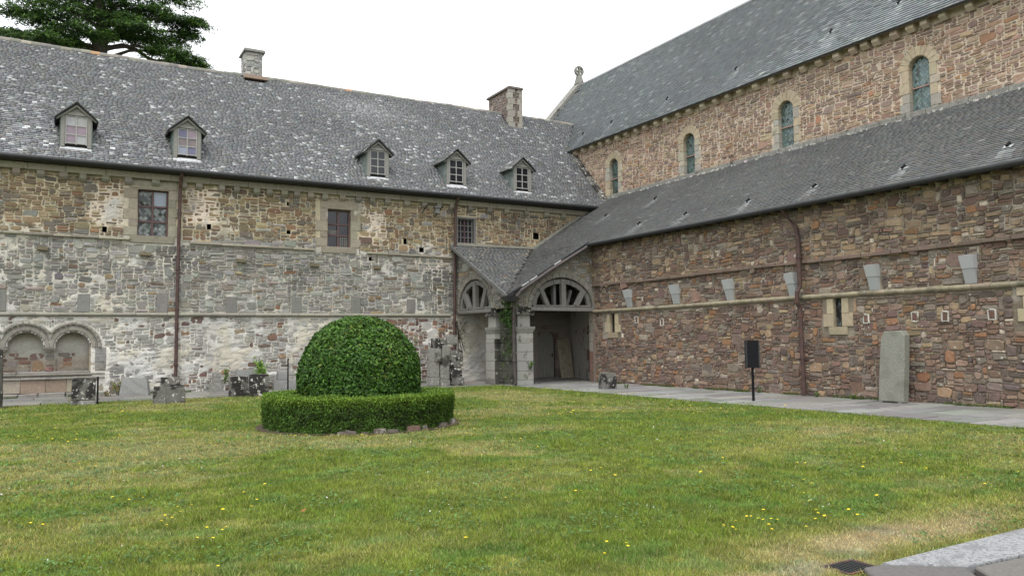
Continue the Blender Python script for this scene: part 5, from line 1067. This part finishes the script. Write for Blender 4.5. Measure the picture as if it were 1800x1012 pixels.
rough_block('carved_stone', -1.36, 26.3, .38, .4, 1.62, 0, 0, M_DARKP, 'tall dark weathered stone cut off by the left edge of the picture', 'standing stone', GS, .12, amp=.04)
# the built-up pile of moulded blocks left of the porch
PG = 'moulded blocks stacked left of the porch'
pile = [(12.62, 28.0, .40, .4, .34, .0, M_LICH2, 'bottom left'), (13.02, 27.9, .36, .4, .24, .0, M_LICH2, 'bottom middle'), (13.50, 27.75, .48, .45, .30, .0, M_LICH, 'bottom right'),
        (12.62, 28.0, .38, .36, .56, .345, M_LICH2, 'second tier left'), (13.02, 27.9, .34, .38, .52, .25, M_LICH2, 'second tier middle'), (13.46, 27.8, .42, .42, .40, .31, M_LICH, 'second tier right, dark'),
        (12.68, 28.0, .46, .36, .52, .91, M_LICH2, 'third tier left'), (13.08, 27.92, .32, .36, .78, .775, M_LICH2, 'tall narrow one in the middle of'), (13.47, 27.8, .50, .44, .62, .72, M_LICH, 'big rounded black one with white lichen spots in'),
        (12.85, 28.0, .48, .36, .38, 1.44, M_LICH, 'top left'), (13.36, 27.95, .46, .36, .38, 1.56, M_LICH2, 'top right, whitish')]
for (x, y, w_, d_, h_, z_, m_, t_) in pile:
    lab = {'tall narrow one in the middle of': 'tall narrow moulded block in the middle of the pile left of the porch', 'big rounded black one with white lichen spots in': 'big rounded black block with white lichen spots in the pile left of the porch'}.get(t_, 'moulded stone block, %s of the pile left of the porch' % t_)
    rough_block('moulded_block', x, y, w_, d_, h_, z_ + .02, rnd.uniform(-.05, .05), m_, lab, 'stone block', PG, .03, amp=.02)
rough_block('carved_stone', 16.38, 21.95, .55, .42, .56, 0.03, -.35, M_LICH, 'upright broken drum of lichened stone at the lawn corner before the porch', 'stone block', GS, .08, amp=.035)
# grave slab leaning on the aisle wall
gv = MB(); P0 = (18.22, 12.62); 
prof = [(-.34, 0), (.34, 0), (.345, .9), (.33, 1.6), (.24, 1.76), (-.22, 1.78), (-.33, 1.66), (-.345, .9)]
fr = []; bk = []
for (u, v) in prof: lean = .20 * v / 1.78; fr.append((18.18 + lean, 12.62 + u, .05 + v)); bk.append((18.37 + lean, 12.62 + u, .05 + v))
fr2 = [(x, 12.62 + (y - 12.62) * .94, .05 + (z - .05 - .9) * .97 + .9) for x, y, z in fr]; fr2 = [(x - .025, y, z) for x, y, z in fr2]
n = 8; gv.add(fr2 + fr + bk, [tuple(range(n)), tuple(range(2 * n, 3 * n))[::-1]] + [(k, (k + 1) % n, n + (k + 1) % n, n + k) for k in range(n)] + [(n + k, n + (k + 1) % n, 2 * n + (k + 1) % n, 2 * n + k) for k in range(n)], (.25, .25, .22))
gv.box(18.16, 18.42, 12.32, 12.42, .03, .07, (.15, .15, .14)); gv.box(18.16, 18.42, 12.85, 12.95, .03, .07, (.15, .15, .14))
o = gv.build('grave_slab', mat('weathered_slab_granite', (.20, .20, .17), .9, 35, .3, 30, .9, .012, stain=[((.15, .15, .12), 3, .5, .25)])); tag(o, 'tall grey granite slab with rounded top corners leaning upright on the aisle wall', 'grave slab')
o = MB().hexa([(19.75, 29.75, .05), (20.35, 29.75, .05), (20.35, 29.9, .05), (19.75, 29.9, .05), (19.93, 30.38, 1.72), (20.55, 30.38, 1.80), (20.55, 30.52, 1.80), (19.93, 30.52, 1.72)]).build('leaning_slab', mat('ochre_slab', (.34, .30, .22), .9, 5, .35, 25, .7, .012)); tag(o, 'ochre stone slab leaning beside the door inside the porch', 'stone slab')
# sign
sg = empty('sign_post', (16.07, 15.15, 0), 'black notice board on a thin black post at the lawn edge', 'sign')
MB().box(16.045, 16.095, 15.125, 15.175, -.05, .92).build('post', M_BLACK, sg)
sgc = (16.07, 15.15)
for s, nm in ((-1, 'board'), (1, 'board')):
    mb = MB(); rt = R(-28); cc1, ss1 = math.cos(rt), math.sin(rt)
    def Q(u, w, z): return (sgc[0] + u * cc1 - w * ss1, sgc[1] + u * ss1 + w * cc1, z)
    w0, w1 = (.03, .055) if s > 0 else (-.055, -.03)
    mb.hexa([Q(-.17, w0, .90), Q(.17, w0, .90), Q(.17, w1, .90), Q(-.17, w1, .90), Q(-.17, w0, 1.62), Q(.17, w0, 1.62), Q(.17, w1, 1.62), Q(-.17, w1, 1.62)]); mb.build('board', M_BLACK, sg)
mb = MB()
for u in (-.18, .15): mb.hexa([Q(u, -.065, .89), Q(u + .03, -.065, .89), Q(u + .03, .065, .89), Q(u, .065, .89), Q(u, -.065, 1.63), Q(u + .03, -.065, 1.63), Q(u + .03, .065, 1.63), Q(u, .065, 1.63)])
mb.build('frame', mat('dark_grey_frame', (.03, .03, .032), .5, 5, .2, 20, .1), sg)
# hooked iron bracket with an old lamp high on the left range
br = empty('wall_bracket', (13.7, 30.5, 7.3), 'rusty iron bracket with a small lantern high on the left range under the eave', 'bracket')
MB().tube([(13.30, Y0 - .05, 7.10), (13.42, 30.25, 7.42)], .018, 6).build('strut', M_BLACK, br); MB().tube([(13.40, 30.25, 7.42), (14.15, 30.25, 7.38)], .018, 6).build('arm', M_BLACK, br); MB().tube([(13.95, Y0 - .05, 7.05), (14.12, 30.25, 7.38)], .018, 6).build('strut', M_BLACK, br)
MB().box(13.74, 13.98, 30.13, 30.37, 7.08, 7.13).box(13.72, 14.0, 30.11, 30.39, 7.32, 7.37).box(13.77, 13.95, 30.16, 30.34, 7.13, 7.32).build('lantern', mat('dull_lantern', (.16, .16, .15), .5, 5, .3, 20, .1), br)

# ================================================================== VEGETATION
def leaves(name, P, N_, size, cols, parent, m=M_LEAF, asp=.45, seed=1, droop=0., kind=None, fold=False, spread=.9):
    """one rhombic leaf per point, facing roughly along the given normal"""
    r = np.random.RandomState(seed); n = len(P); N_ = N_ + r.normal(0, spread, (n, 3)) * .6; N_ /= np.linalg.norm(N_, axis=1)[:, None]
    T = r.normal(0, 1, (n, 3)); T[:, 2] -= droop; T -= (T * N_).sum(1)[:, None] * N_; T /= np.linalg.norm(T, axis=1)[:, None] + 1e-9; B = np.cross(N_, T)
    s = size * r.uniform(.6, 1.25, n)[:, None]
    V = np.stack([P - T * s * .5, P + B * s * asp * .5 + N_ * s * .06, P + T * s * .5, P - B * s * asp * .5 + N_ * s * .06], 1)
    F = np.arange(4 * n).reshape(-1, 4)
    return raw_tris(name, V.reshape(-1, 3), F, m, np.repeat(cols[:, None, :], 4, 1).reshape(-1, 3), parent, kind, 4)
CB = (5.54, 15.94)
bush = empty('clipped_bush', (CB[0], CB[1], 0), 'large dome of clipped glossy laurel rising inside the round hedge', 'bush')
zs_ = np.array([0.05, .3, .7, 1.0, 1.3, 1.6, 1.9, 2.1, 2.2, 2.25]); rs_ = np.array([1.13, 1.20, 1.255, 1.26, 1.21, 1.09, .87, .59, .31, .02])
def dome(n, r, inset):
    z = r.uniform(0.05, 2.25, n * 2); rr = np.interp(z, zs_, rs_); slope = np.gradient(rs_, zs_); k = r.rand(n * 2) < (rr * np.sqrt(1 + np.interp(z, zs_, slope) ** 2)) / 2.6; z = z[k]; rr = rr[k]
    th = r.uniform(0, math.tau, len(z)); d = (inset * r.rand(len(z)) ** 1.5); lump = .13 * (fbm(th * 3, z * 2.5, 5, 4) - .5)
    sl = np.interp(z, zs_, slope); nr = np.stack([np.cos(th), np.sin(th), -sl], -1); nr /= np.linalg.norm(nr, axis=1)[:, None]
    P = np.stack([CB[0] + (rr + lump) * np.cos(th), CB[1] + (rr + lump) * np.sin(th), z], -1) - nr * d[:, None]; return P, nr, d, th
r = np.random.RandomState(5)
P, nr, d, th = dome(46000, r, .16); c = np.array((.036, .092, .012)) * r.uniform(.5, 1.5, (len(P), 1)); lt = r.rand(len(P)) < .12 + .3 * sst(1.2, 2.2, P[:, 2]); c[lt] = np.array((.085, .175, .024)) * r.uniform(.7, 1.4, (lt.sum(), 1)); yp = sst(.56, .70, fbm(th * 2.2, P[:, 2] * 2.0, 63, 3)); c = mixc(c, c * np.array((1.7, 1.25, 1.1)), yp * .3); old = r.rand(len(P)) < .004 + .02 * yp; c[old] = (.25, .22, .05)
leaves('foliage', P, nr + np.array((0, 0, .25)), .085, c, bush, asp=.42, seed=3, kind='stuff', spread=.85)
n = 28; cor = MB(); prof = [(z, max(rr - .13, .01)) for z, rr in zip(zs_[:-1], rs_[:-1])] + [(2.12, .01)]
cor.add([(CB[0] + rr * math.cos(math.tau * k / n), CB[1] + rr * math.sin(math.tau * k / n), min(z, 2.12)) for z, rr in prof for k in range(n)], [(i * n + k, i * n + (k + 1) % n, (i + 1) * n + (k + 1) % n, (i + 1) * n + k) for i in range(len(prof) - 1) for k in range(n)]); cor.build('inner_twigs', mat('shade_toned_twigs', (.035, .035, .018), .95, 10, .4, 30, .5, .03), bush)  # dark core, the shade inside the foliage put into its colour
hedge = empty('round_hedge', (CB[0], CB[1], 0), 'low ring of clipped box hedge around the laurel dome', 'hedge')
def ringpts(n, r):
    # section: outer side, top, inner side
    R1, R0, H = 1.93, 1.42, .66; L1, L2, L3 = H, R1 - R0, H * .6; q = r.uniform(0, L1 + L2 + L3, n); th = r.uniform(0, math.tau, n)
    ra = np.where(q < L1, R1, np.where(q < L1 + L2, R1 - (q - L1), R0)); z = np.where(q < L1, q, np.where(q < L1 + L2, H, H - (q - L1 - L2)))
    nx = np.where(q < L1, 1., np.where(q < L1 + L2, 0., -1.)); nz = np.where((q >= L1) & (q < L1 + L2), 1., .1)
    lump = .13 * (fbm(th * 10, z * 5 + ra * 3, 3, 4) - .5) + .05 * (fbm(th * 3, 0 * z, 13, 2) - .5); ra = ra + lump * (nx + (nx == 0) * .0); z = z + lump * (nx == 0) * .9; d = .12 * r.rand(n) ** 1.2; dz = .02 * (ra - 1.75)
    ra = ra - d * nx; z = z - d * nz * (nx == 0); bulge = -.05 * np.sin(np.clip(z, 0, .66) / .66 * math.pi) * 0
    return np.stack([CB[0] + ra * np.cos(th), CB[1] + ra * np.sin(th), z], -1), np.stack([nx * np.cos(th), nx * np.sin(th), nz], -1), d, nx
P, nr, d, nx = ringpts(120000, r); P[:, 2] = np.clip(P[:, 2], .01, 2)
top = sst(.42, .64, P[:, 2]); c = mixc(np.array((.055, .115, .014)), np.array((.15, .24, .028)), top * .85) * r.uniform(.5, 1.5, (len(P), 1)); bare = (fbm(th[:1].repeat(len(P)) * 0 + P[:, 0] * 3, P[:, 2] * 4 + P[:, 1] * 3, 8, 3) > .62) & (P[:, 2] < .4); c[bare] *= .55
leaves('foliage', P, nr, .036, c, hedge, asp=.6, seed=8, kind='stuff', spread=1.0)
# longer shoots on the hedge top
k = (nx == 0); Pt = P[k][:9000] + np.c_[np.zeros((9000, 2)), r.uniform(0, .045, 9000)] if k.sum() > 9000 else P[k]
leaves('shoots', Pt, np.tile((1., 0, .2), (len(Pt), 1)), .05, np.array((.13, .23, .04)) * r.uniform(.6, 1.3, (len(Pt), 1)), hedge, asp=.3, seed=9, droop=-2, kind='stuff')
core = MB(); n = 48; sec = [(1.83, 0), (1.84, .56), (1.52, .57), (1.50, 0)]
core.add([(CB[0] + a * math.cos(math.tau * k / n), CB[1] + a * math.sin(math.tau * k / n), z) for a, z in sec for k in range(n)], [(i * n + k, i * n + (k + 1) % n, ((i + 1) % 4) * n + (k + 1) % n, ((i + 1) % 4) * n + k) for i in range(4) for k in range(n)]); core.build('inner_twigs', mat('shade_toned_twigs'), hedge)  # hedge core, inner shade painted as a dark colour
so_ = MB(); so_.add([(CB[0] + 2.08 * math.cos(math.tau * k / 40), CB[1] + 2.08 * math.sin(math.tau * k / 40), .012 + .012 * rnd.random()) for k in range(40)] + [(CB[0], CB[1], .05)], [(k, (k + 1) % 40, 40) for k in range(40)]); tag(so_.build('flower_bed_soil', M_SOIL), kind='structure')
# edging stones round the bed, only where they show
ES = [(470, 742, .16, 'leftmost, reddish'), (478, 755, .13, 'small pale'), (492, 760, .12, 'small brown'), (600, 764, .14, 'low dark'), (617, 764, .2, 'brown'), (640, 763, .13, 'small grey'), (668, 762, .2, 'low grey'), (690, 761, .18, 'flat brown'), (724, 757, .25, 'large reddish'), (742, 755, .20, 'pale'), (762, 752, .12, 'small'), (775, 750, .2, 'round grey'), (790, 745, .22, 'rightmost, large grey')]
for i, (x, y, s, t_) in enumerate(ES):
    p = onZ(x, y); rough_block('edging_stone', p[0], p[1], s * 1.25, s, s * .62, -.035, rnd.uniform(-.5, .5), mat('bed_stone', (.105, .09, .075), .9, 14, .35, 40, .6, .01, stain=[((.2, .19, .165), 7, .6, .05)]) if 'red' not in t_ else mat('red_bed_stone', (.12, .075, .058), .9, 14, .35, 40, .6, .01),
        '%s edging stone at the foot of the round hedge, number-free place %s' % (t_, '') if False else ['reddish edging stone furthest left under the round hedge', 'small pale edging stone near the left end of the round hedge', 'small brown edging stone right of the pale one under the hedge', 'low dark edging stone under the front middle of the hedge', 'brown edging stone under the front middle of the hedge', 'small grey edging stone just right of the hedge front middle', 'low grey edging stone between the small grey and flat brown ones', 'flat brown edging stone left of the large reddish one', 'large reddish edging stone under the right half of the hedge', 'pale edging stone touching the large reddish one', 'smallest edging stone near the right end of the hedge', 'round grey edging stone left of the last big one', 'large grey edging stone furthest right under the hedge'][i], 'edging stone', 'edging stones round the hedge bed', .25, n=3, amp=.04)

def plant(name, x, y, z, w, h, nleaf, size, col, label, cat, stems=4, seed=1, flat=None, yellow=0.):
    r = np.random.RandomState(seed); root = empty(name, (x, y, z), label, cat); mb = MB(); P = []; N_ = []
    for k in range(stems):
        a = r.uniform(0, math.tau); e = np.array((x + w / 2 * math.cos(a) * r.uniform(.3, 1), y + (w / 2 * math.sin(a) if flat is None else flat) * r.uniform(.3, 1), z + h * r.uniform(.6, 1))); b = np.array((x + .03 * math.cos(a), y, z)); m_ = (b + e) / 2 + np.array((0, 0, h * .15)); mb.tube([b, m_, e], [.012, .008, .004], 5)
        for q in range(nleaf // stems):
            t = r.uniform(.15, 1); p = (1 - t) ** 2 * b + 2 * t * (1 - t) * m_ + t * t * e; P.append(p + r.normal(0, w * .09, 3)); N_.append((r.normal(0, .6), -.7 + r.normal(0, .5), .7))
    mb.build('stem', M_BARK, root); c = np.array(col) * r.uniform(.6, 1.4, (len(P), 1)); yk = r.rand(len(P)) < yellow; c[yk] = (.45, .42, .05)
    leaves('leaves', np.array(P), np.array(N_), size, c, root, asp=.55, seed=seed, kind='stuff'); return root
plant('shrub', 6.75, 29.7, .0, .85, 1.15, 420, .11, (.12, .22, .03), 'young yellow-green shrub against the wall left of the black stake', 'shrub', 7, 3)
plant('weed', 1.95, 30.2, .1, .5, .45, 130, .08, (.10, .12, .03), 'olive weed growing at the wall foot right of the arcade', 'weed', 5, 4, yellow=.15)
plant('weed', 1.6, 29.9, .0, .5, .22, 90, .06, (.16, .13, .04), 'low brownish weed at the wall foot beside the square stone', 'weed', 5, 5)
plant('weed', 5.35, 30.0, .3, .4, .5, 120, .08, (.09, .15, .03), 'green weed between the pedestal stone and the lichened pair', 'weed', 4, 6)
plant('weed', .55, 26.5, .0, .6, .18, 90, .05, (.14, .14, .03), 'low yellowish weed left of the square carved stone', 'weed', 5, 7)
plant('weed', 15.75, 25.98, .62, .3, .32, 110, .06, (.09, .17, .03), 'tuft of green growing out of the right granite pier', 'weed', 6, 8)
plant('weed', 16.9, 21.6, .03, .2, .22, 40, .05, (.07, .15, .02), 'small green weed right of the broken drum by the path', 'weed', 3, 9)
plant('weed', 18.55, 17.3, .03, .35, .2, 60, .05, (.07, .14, .02), 'small green weed at the foot of the aisle wall left of the sign', 'weed', 4, 10)
plant('weed', 18.55, 14.0, .03, .35, .16, 50, .05, (.08, .15, .02), 'low green weed at the aisle wall foot left of the grave slab', 'weed', 4, 13)
plant('weed', 18.5, 15.1, .03, .3, .14, 40, .05, (.08, .15, .02), 'tiny green weed at the foot of the aisle downpipe', 'weed', 4, 14)
# small climber on the wall left of the block pile
cl = empty('climbing_plant', (12.1, 30.5, 0), 'gnarled bare-stemmed climber on the wall between the bush and the block pile', 'climber')
mb = MB(); br_ = [[(11.9, 30.45, 0), (11.95, 30.45, .6), (11.7, 30.5, 1.2), (11.75, 30.5, 1.7)], [(11.95, 30.45, .6), (12.3, 30.48, 1.1), (12.6, 30.5, 1.35), (12.9, 30.5, 1.8)], [(12.0, 30.46, .8), (11.9, 30.48, 1.3), (12.2, 30.5, 1.6)]]
for b_ in br_: mb.tube(b_, [.04, .035, .025, .012][:len(b_)], 6)
mb.build('stem', M_BARK, cl); P = []; rr = np.random.RandomState(8)
for b_ in br_:
    for q in range(50): i = rr.randint(1, len(b_) - 1); t = rr.rand(); P.append(np.array(b_[i]) * (1 - t) + np.array(b_[i + 1]) * t + rr.normal(0, .08, 3) * (1, .3, 1))
leaves('leaves', np.array(P), np.tile((0, -1., .3), (len(P), 1)), .08, np.array((.13, .19, .03)) * rr.uniform(.6, 1.3, (len(P), 1)), cl, asp=.6, kind='stuff')
# ivy on the pier corner
iv = empty('ivy', (15.1, 26.0, 1.5), 'ivy hanging down the pier corner from the porch roof valley', 'ivy')
P = []; mb = MB()
for k in range(5):
    x = 14.86 + .05 * k; pts = [(x, 26.0 + .16 * k, 3.38), (15.02, 26.05 + .2 * k, 2.8), (15.05, 26.1 + .22 * k, 2.0 + .12 * k)]; mb.tube(pts, .012, 5)
    for q in range(110):
        t = rr.rand() ** 1.1; p = np.array(pts[0]) * (1 - t) + np.array(pts[2]) * t + rr.normal(0, 1, 3) * np.array((.10 * (1 - .5 * t), .04, .05)); P.append(p)
for q in range(90): P.append(np.array((14.9 + rr.uniform(-.1, .4), 25.93 + rr.uniform(0, .3), 3.15 + rr.uniform(-.15, .25))))
for q in range(80): P.append(np.array((15.08, 26.1 + rr.uniform(0, .9), 1.4 + rr.uniform(-.4, 1.0))))
mb.build('stem', M_BARK, iv); leaves('leaves', np.array(P), np.tile((-.4, -1., .3), (len(P), 1)), .085, np.array((.035, .070, .014)) * rr.uniform(.5, 1.9, (len(P), 1)), iv, asp=.8, kind='stuff')
tw = empty('ivy', (15.3, 30.4, 1.6), 'dry dark ivy twigs on the wall just right of the middle downpipe', 'ivy'); P = [np.array((14.95 + rr.normal(0, .22), 30.5, 2.1 + rr.normal(0, .35))) for _ in range(160)]
mb = MB(); [mb.tube([(14.8 + .15 * k, 30.53, 1.3), (14.95 + rr.uniform(-.2, .3), 30.5, 2.1), (15.0 + rr.uniform(-.3, .4), 30.5, 2.6)], .012, 5) for k in range(4)]; mb.build('stem', M_BARK, tw)
leaves('leaves', np.array(P), np.tile((0, -1., .3), (len(P), 1)), .06, np.array((.05, .06, .025)) * rr.uniform(.5, 1.5, (len(P), 1)), tw, asp=.7, kind='stuff')

# cedar behind the left range
CE = empty('cedar_tree', (1.85, 48, 0), 'dark spreading cedar with flat layered branches rising behind the left roof', 'tree')
mb = MB(); mb.tube([(1.9, 48, 0), (1.8, 48, 9), (1.85, 48, 14), (1.82, 48, 17.5), (1.95, 48, 18.8), (1.7, 48, 21), (1.9, 48, 24.5)], [1.0, .8, .6, .40, .30, .17, .05], 12); mb.build('trunk', M_BARK, CE)
PX = lambda x, y, Y=48: onY(x, y, Y)
PL = [(35, 16, 38, 7, 47.5), (95, 30, 45, 14, 47), (60, 66, 60, 9, 46.5), (25, 58, 22, 5, 47), (100, 58, 40, 9, 47.5), (145, 52, 45, 9, 46), (120, 20, 60, 14, 48), (160, 4, 70, 12, 49), (235, 10, 60, 12, 47.5), (210, 34, 50, 8, 47), (245, 48, 50, 9, 46),
      (275, 22, 40, 12, 48), (310, 35, 48, 9, 47), (330, 58, 26, 8, 47.5), (345, 38, 18, 5, 47), (225, 62, 45, 6, 47.5), (290, 68, 40, 8, 48), (300, 92, 44, 9, 46.5), (330, 104, 34, 8, 46), (345, 116, 22, 5, 46), (275, 88, 22, 8, 47), (130, 76, 30, 5, 49), (100, 72, 26, 4, 48),
      (180, -20, 110, 14, 48), (120, -45, 80, 14, 48), (240, -45, 80, 14, 48), (180, -75, 70, 15, 48), (170, -110, 40, 14, 48), (60, -10, 50, 10, 49), (300, -8, 45, 10, 49), (180, 28, 50, 8, 50)]
P = []; N_ = []; C_ = []; lim = MB(); r = np.random.RandomState(17)
for i, (x, y, wx, wy, Y) in enumerate(PL):
    c = PX(x, y, Y); sc = Y / FPX / .866 * 1.06; a = wx * sc; hgt = wy * sc; dpt = a * .75; n = int(720 * (a * 1.2 + .6))
    # each plate: sprays radiating outward, arched and drooping at the tip
    ns = int(16 + a * 12)
    for k in range(ns):
        an = r.uniform(0, math.tau); L = r.uniform(.55, 1.12); m_ = n // ns; t = r.rand(m_) ** .7; zt = hgt * r.uniform(-.9, .9)
        px_ = c[0] + a * L * t * math.cos(an); py_ = c[1] + dpt * L * t * math.sin(an); pz = c[2] + zt * (1 - t * .5) - hgt * .9 * (t * L) ** 3
        q = np.stack([px_, py_, pz], -1) + r.normal(0, 1, (m_, 3)) * np.array((.13, .13, .05)); q[:, 2] -= np.abs(r.normal(0, .09, m_)); P.append(q)
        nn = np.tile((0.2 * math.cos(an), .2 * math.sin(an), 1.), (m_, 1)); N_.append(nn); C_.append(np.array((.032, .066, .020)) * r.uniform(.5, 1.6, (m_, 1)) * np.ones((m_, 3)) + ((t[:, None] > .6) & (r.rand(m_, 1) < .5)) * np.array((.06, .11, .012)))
    if y > -90:
        hub = np.array((1.85, 48, c[2] - (.7 if i != 17 else -.2) - .02 * abs(x - 180) * sc)); mid = (hub + c) / 2 + np.array((0, 0, .25)); lim.tube([hub, mid, c], [.13, .08, .03], 6)
lim.tube([PX(185, 86), PX(215, 80), PX(240, 88), PX(262, 104), PX(300, 112)], [.15, .13, .11, .09, .05], 7); lim.tube([PX(172, 84), PX(150, 80), PX(130, 86)], [.14, .1, .07], 7)
lim.build('limbs', M_BARK, CE); P = np.concatenate(P); N_ = np.concatenate(N_); C_ = np.concatenate(C_)
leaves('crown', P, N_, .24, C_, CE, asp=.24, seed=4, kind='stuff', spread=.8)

# dandelions (counted from the photograph), and a fallen red leaf
DD = [(x / 2, 680 + y / 2) for x, y in [(25, 180), (60, 180), (130, 180), (195, 150), (185, 185), (215, 185), (240, 195), (265, 190), (305, 190), (270, 170), (420, 170), (490, 155), (330, 122), (435, 92), (280, 270), (300, 265), (330, 282), (695, 205), (760, 208), (755, 155), (800, 108), (933, 342), (862, 373), (903, 397), (880, 423), (783, 432), (672, 415), (628, 420), (630, 437), (585, 450), (605, 458), (562, 472), (587, 482), (453, 396), (397, 390), (500, 390), (107, 476), (150, 480), (730, 490), (778, 497), (797, 495), (745, 530), (690, 525), (765, 625), (1776, 388), (1637, 530), (1020, 172), (1040, 176), (1075, 172), (1150, 176), (1278, 172), (1420, 172), (1577, 218), (1670, 150), (1640, 163)]]
DD += [(900 + x / 2, 680 + y / 2) for x, y in [(190, 85), (205, 95), (215, 88), (165, 100), (235, 90), (130, 97), (330, 70), (320, 78), (390, 90), (560, 70), (600, 72), (625, 72), (620, 85), (700, 78), (735, 78), (640, 95), (30, 185), (95, 215), (45, 285), (235, 295), (280, 295), (308, 285), (378, 275), (360, 313), (225, 363), (590, 183), (740, 248), (665, 302), (1000, 265), (1035, 270), (1025, 325), (1058, 343), (1025, 370), (1045, 398), (1287, 383), (1235, 283), (1365, 268), (1460, 285), (1240, 270), (885, 432), (825, 450), (840, 450), (870, 465), (890, 465), (915, 460), (930, 462), (770, 490), (785, 498), (740, 483), (790, 470), (910, 495), (905, 480), (1070, 435), (1075, 445), (1070, 460), (1100, 452), (1185, 432), (1215, 450), (1030, 488), (1140, 88), (960, 70), (405, 545), (407, 555), (325, 580), (335, 540), (1785, 303), (1665, 340), (5, 375), (865, 130)]]
def dand(n=12):
    mb = MB(); mb.tube([(0, 0, 0), (.004, .002, .03), (.002, 0, .058)], .0022, 4, (.1, .17, .04)); mb.add([(.017 * math.cos(math.tau * k / n) * (1 if k % 2 else .78) + .002, .017 * math.sin(math.tau * k / n) * (1 if k % 2 else .78), .0615) for k in range(n)] + [(.002, 0, .0665)], [(k, (k + 1) % n, n) for k in range(n)], (.78, .60, .02)); return mb
proto = None
for i, (x, y) in enumerate(DD):
    p = onZ(x, y, .05)
    if proto is None: proto = o = dand().build('dandelion', M_FLOW, org=np.zeros(3)); tag(o, 'small yellow dandelion flower standing in the lawn', 'flower', 'dandelions in the lawn')
    else: o = proto.copy(); COL.objects.link(o)
    zone = ('in the patch below the left wall stones' if x < 240 and y < 800 else 'in the far left lawn before the walk' if x < 460 and y < 790 else 'in the loose cluster in the left foreground' if x < 480 else
            'at the foot of the round hedge' if y < 774 and x < 770 and x > 480 else 'in the near middle of the lawn' if x < 900 else 'in the small patch behind the tall grass tuft' if x < 1070 and y < 735 else
            'in the far lawn before the aisle walk' if y < 730 else 'in the cluster right of the lawn centre' if x < 1100 and y < 880 else 'in the bright cluster of the right foreground' if 1260 < x < 1520 and y > 890 else 'in the nearest grass at the bottom' if y > 930 else 'in the open lawn on the right')
    tag(o, 'small yellow dandelion ' + zone, None, 'dandelions ' + zone)
    o.location = (p[0], p[1], 0.0); s = rnd.uniform(.8, 1.15) * (.92 + .055 * max(0, np.hypot(*p[:2]) - 7)); o.scale = (s, s, s * .9 + .05); o.rotation_euler = (rnd.uniform(-.25, .25), rnd.uniform(-.25, .25), rnd.uniform(0, 6))
p = onZ(533, 904); o = MB().add([(p[0] - .03, p[1], .035), (p[0], p[1] - .02, .04), (p[0] + .035, p[1] + .005, .055), (p[0], p[1] + .02, .045)], [(0, 1, 2), (0, 2, 3)], (.40, .12, .05)).build('fallen_leaf', M_FLOW); tag(o, 'single fallen orange-red leaf lying on the lawn', 'leaf')
print('objects', len(bpy.data.objects))
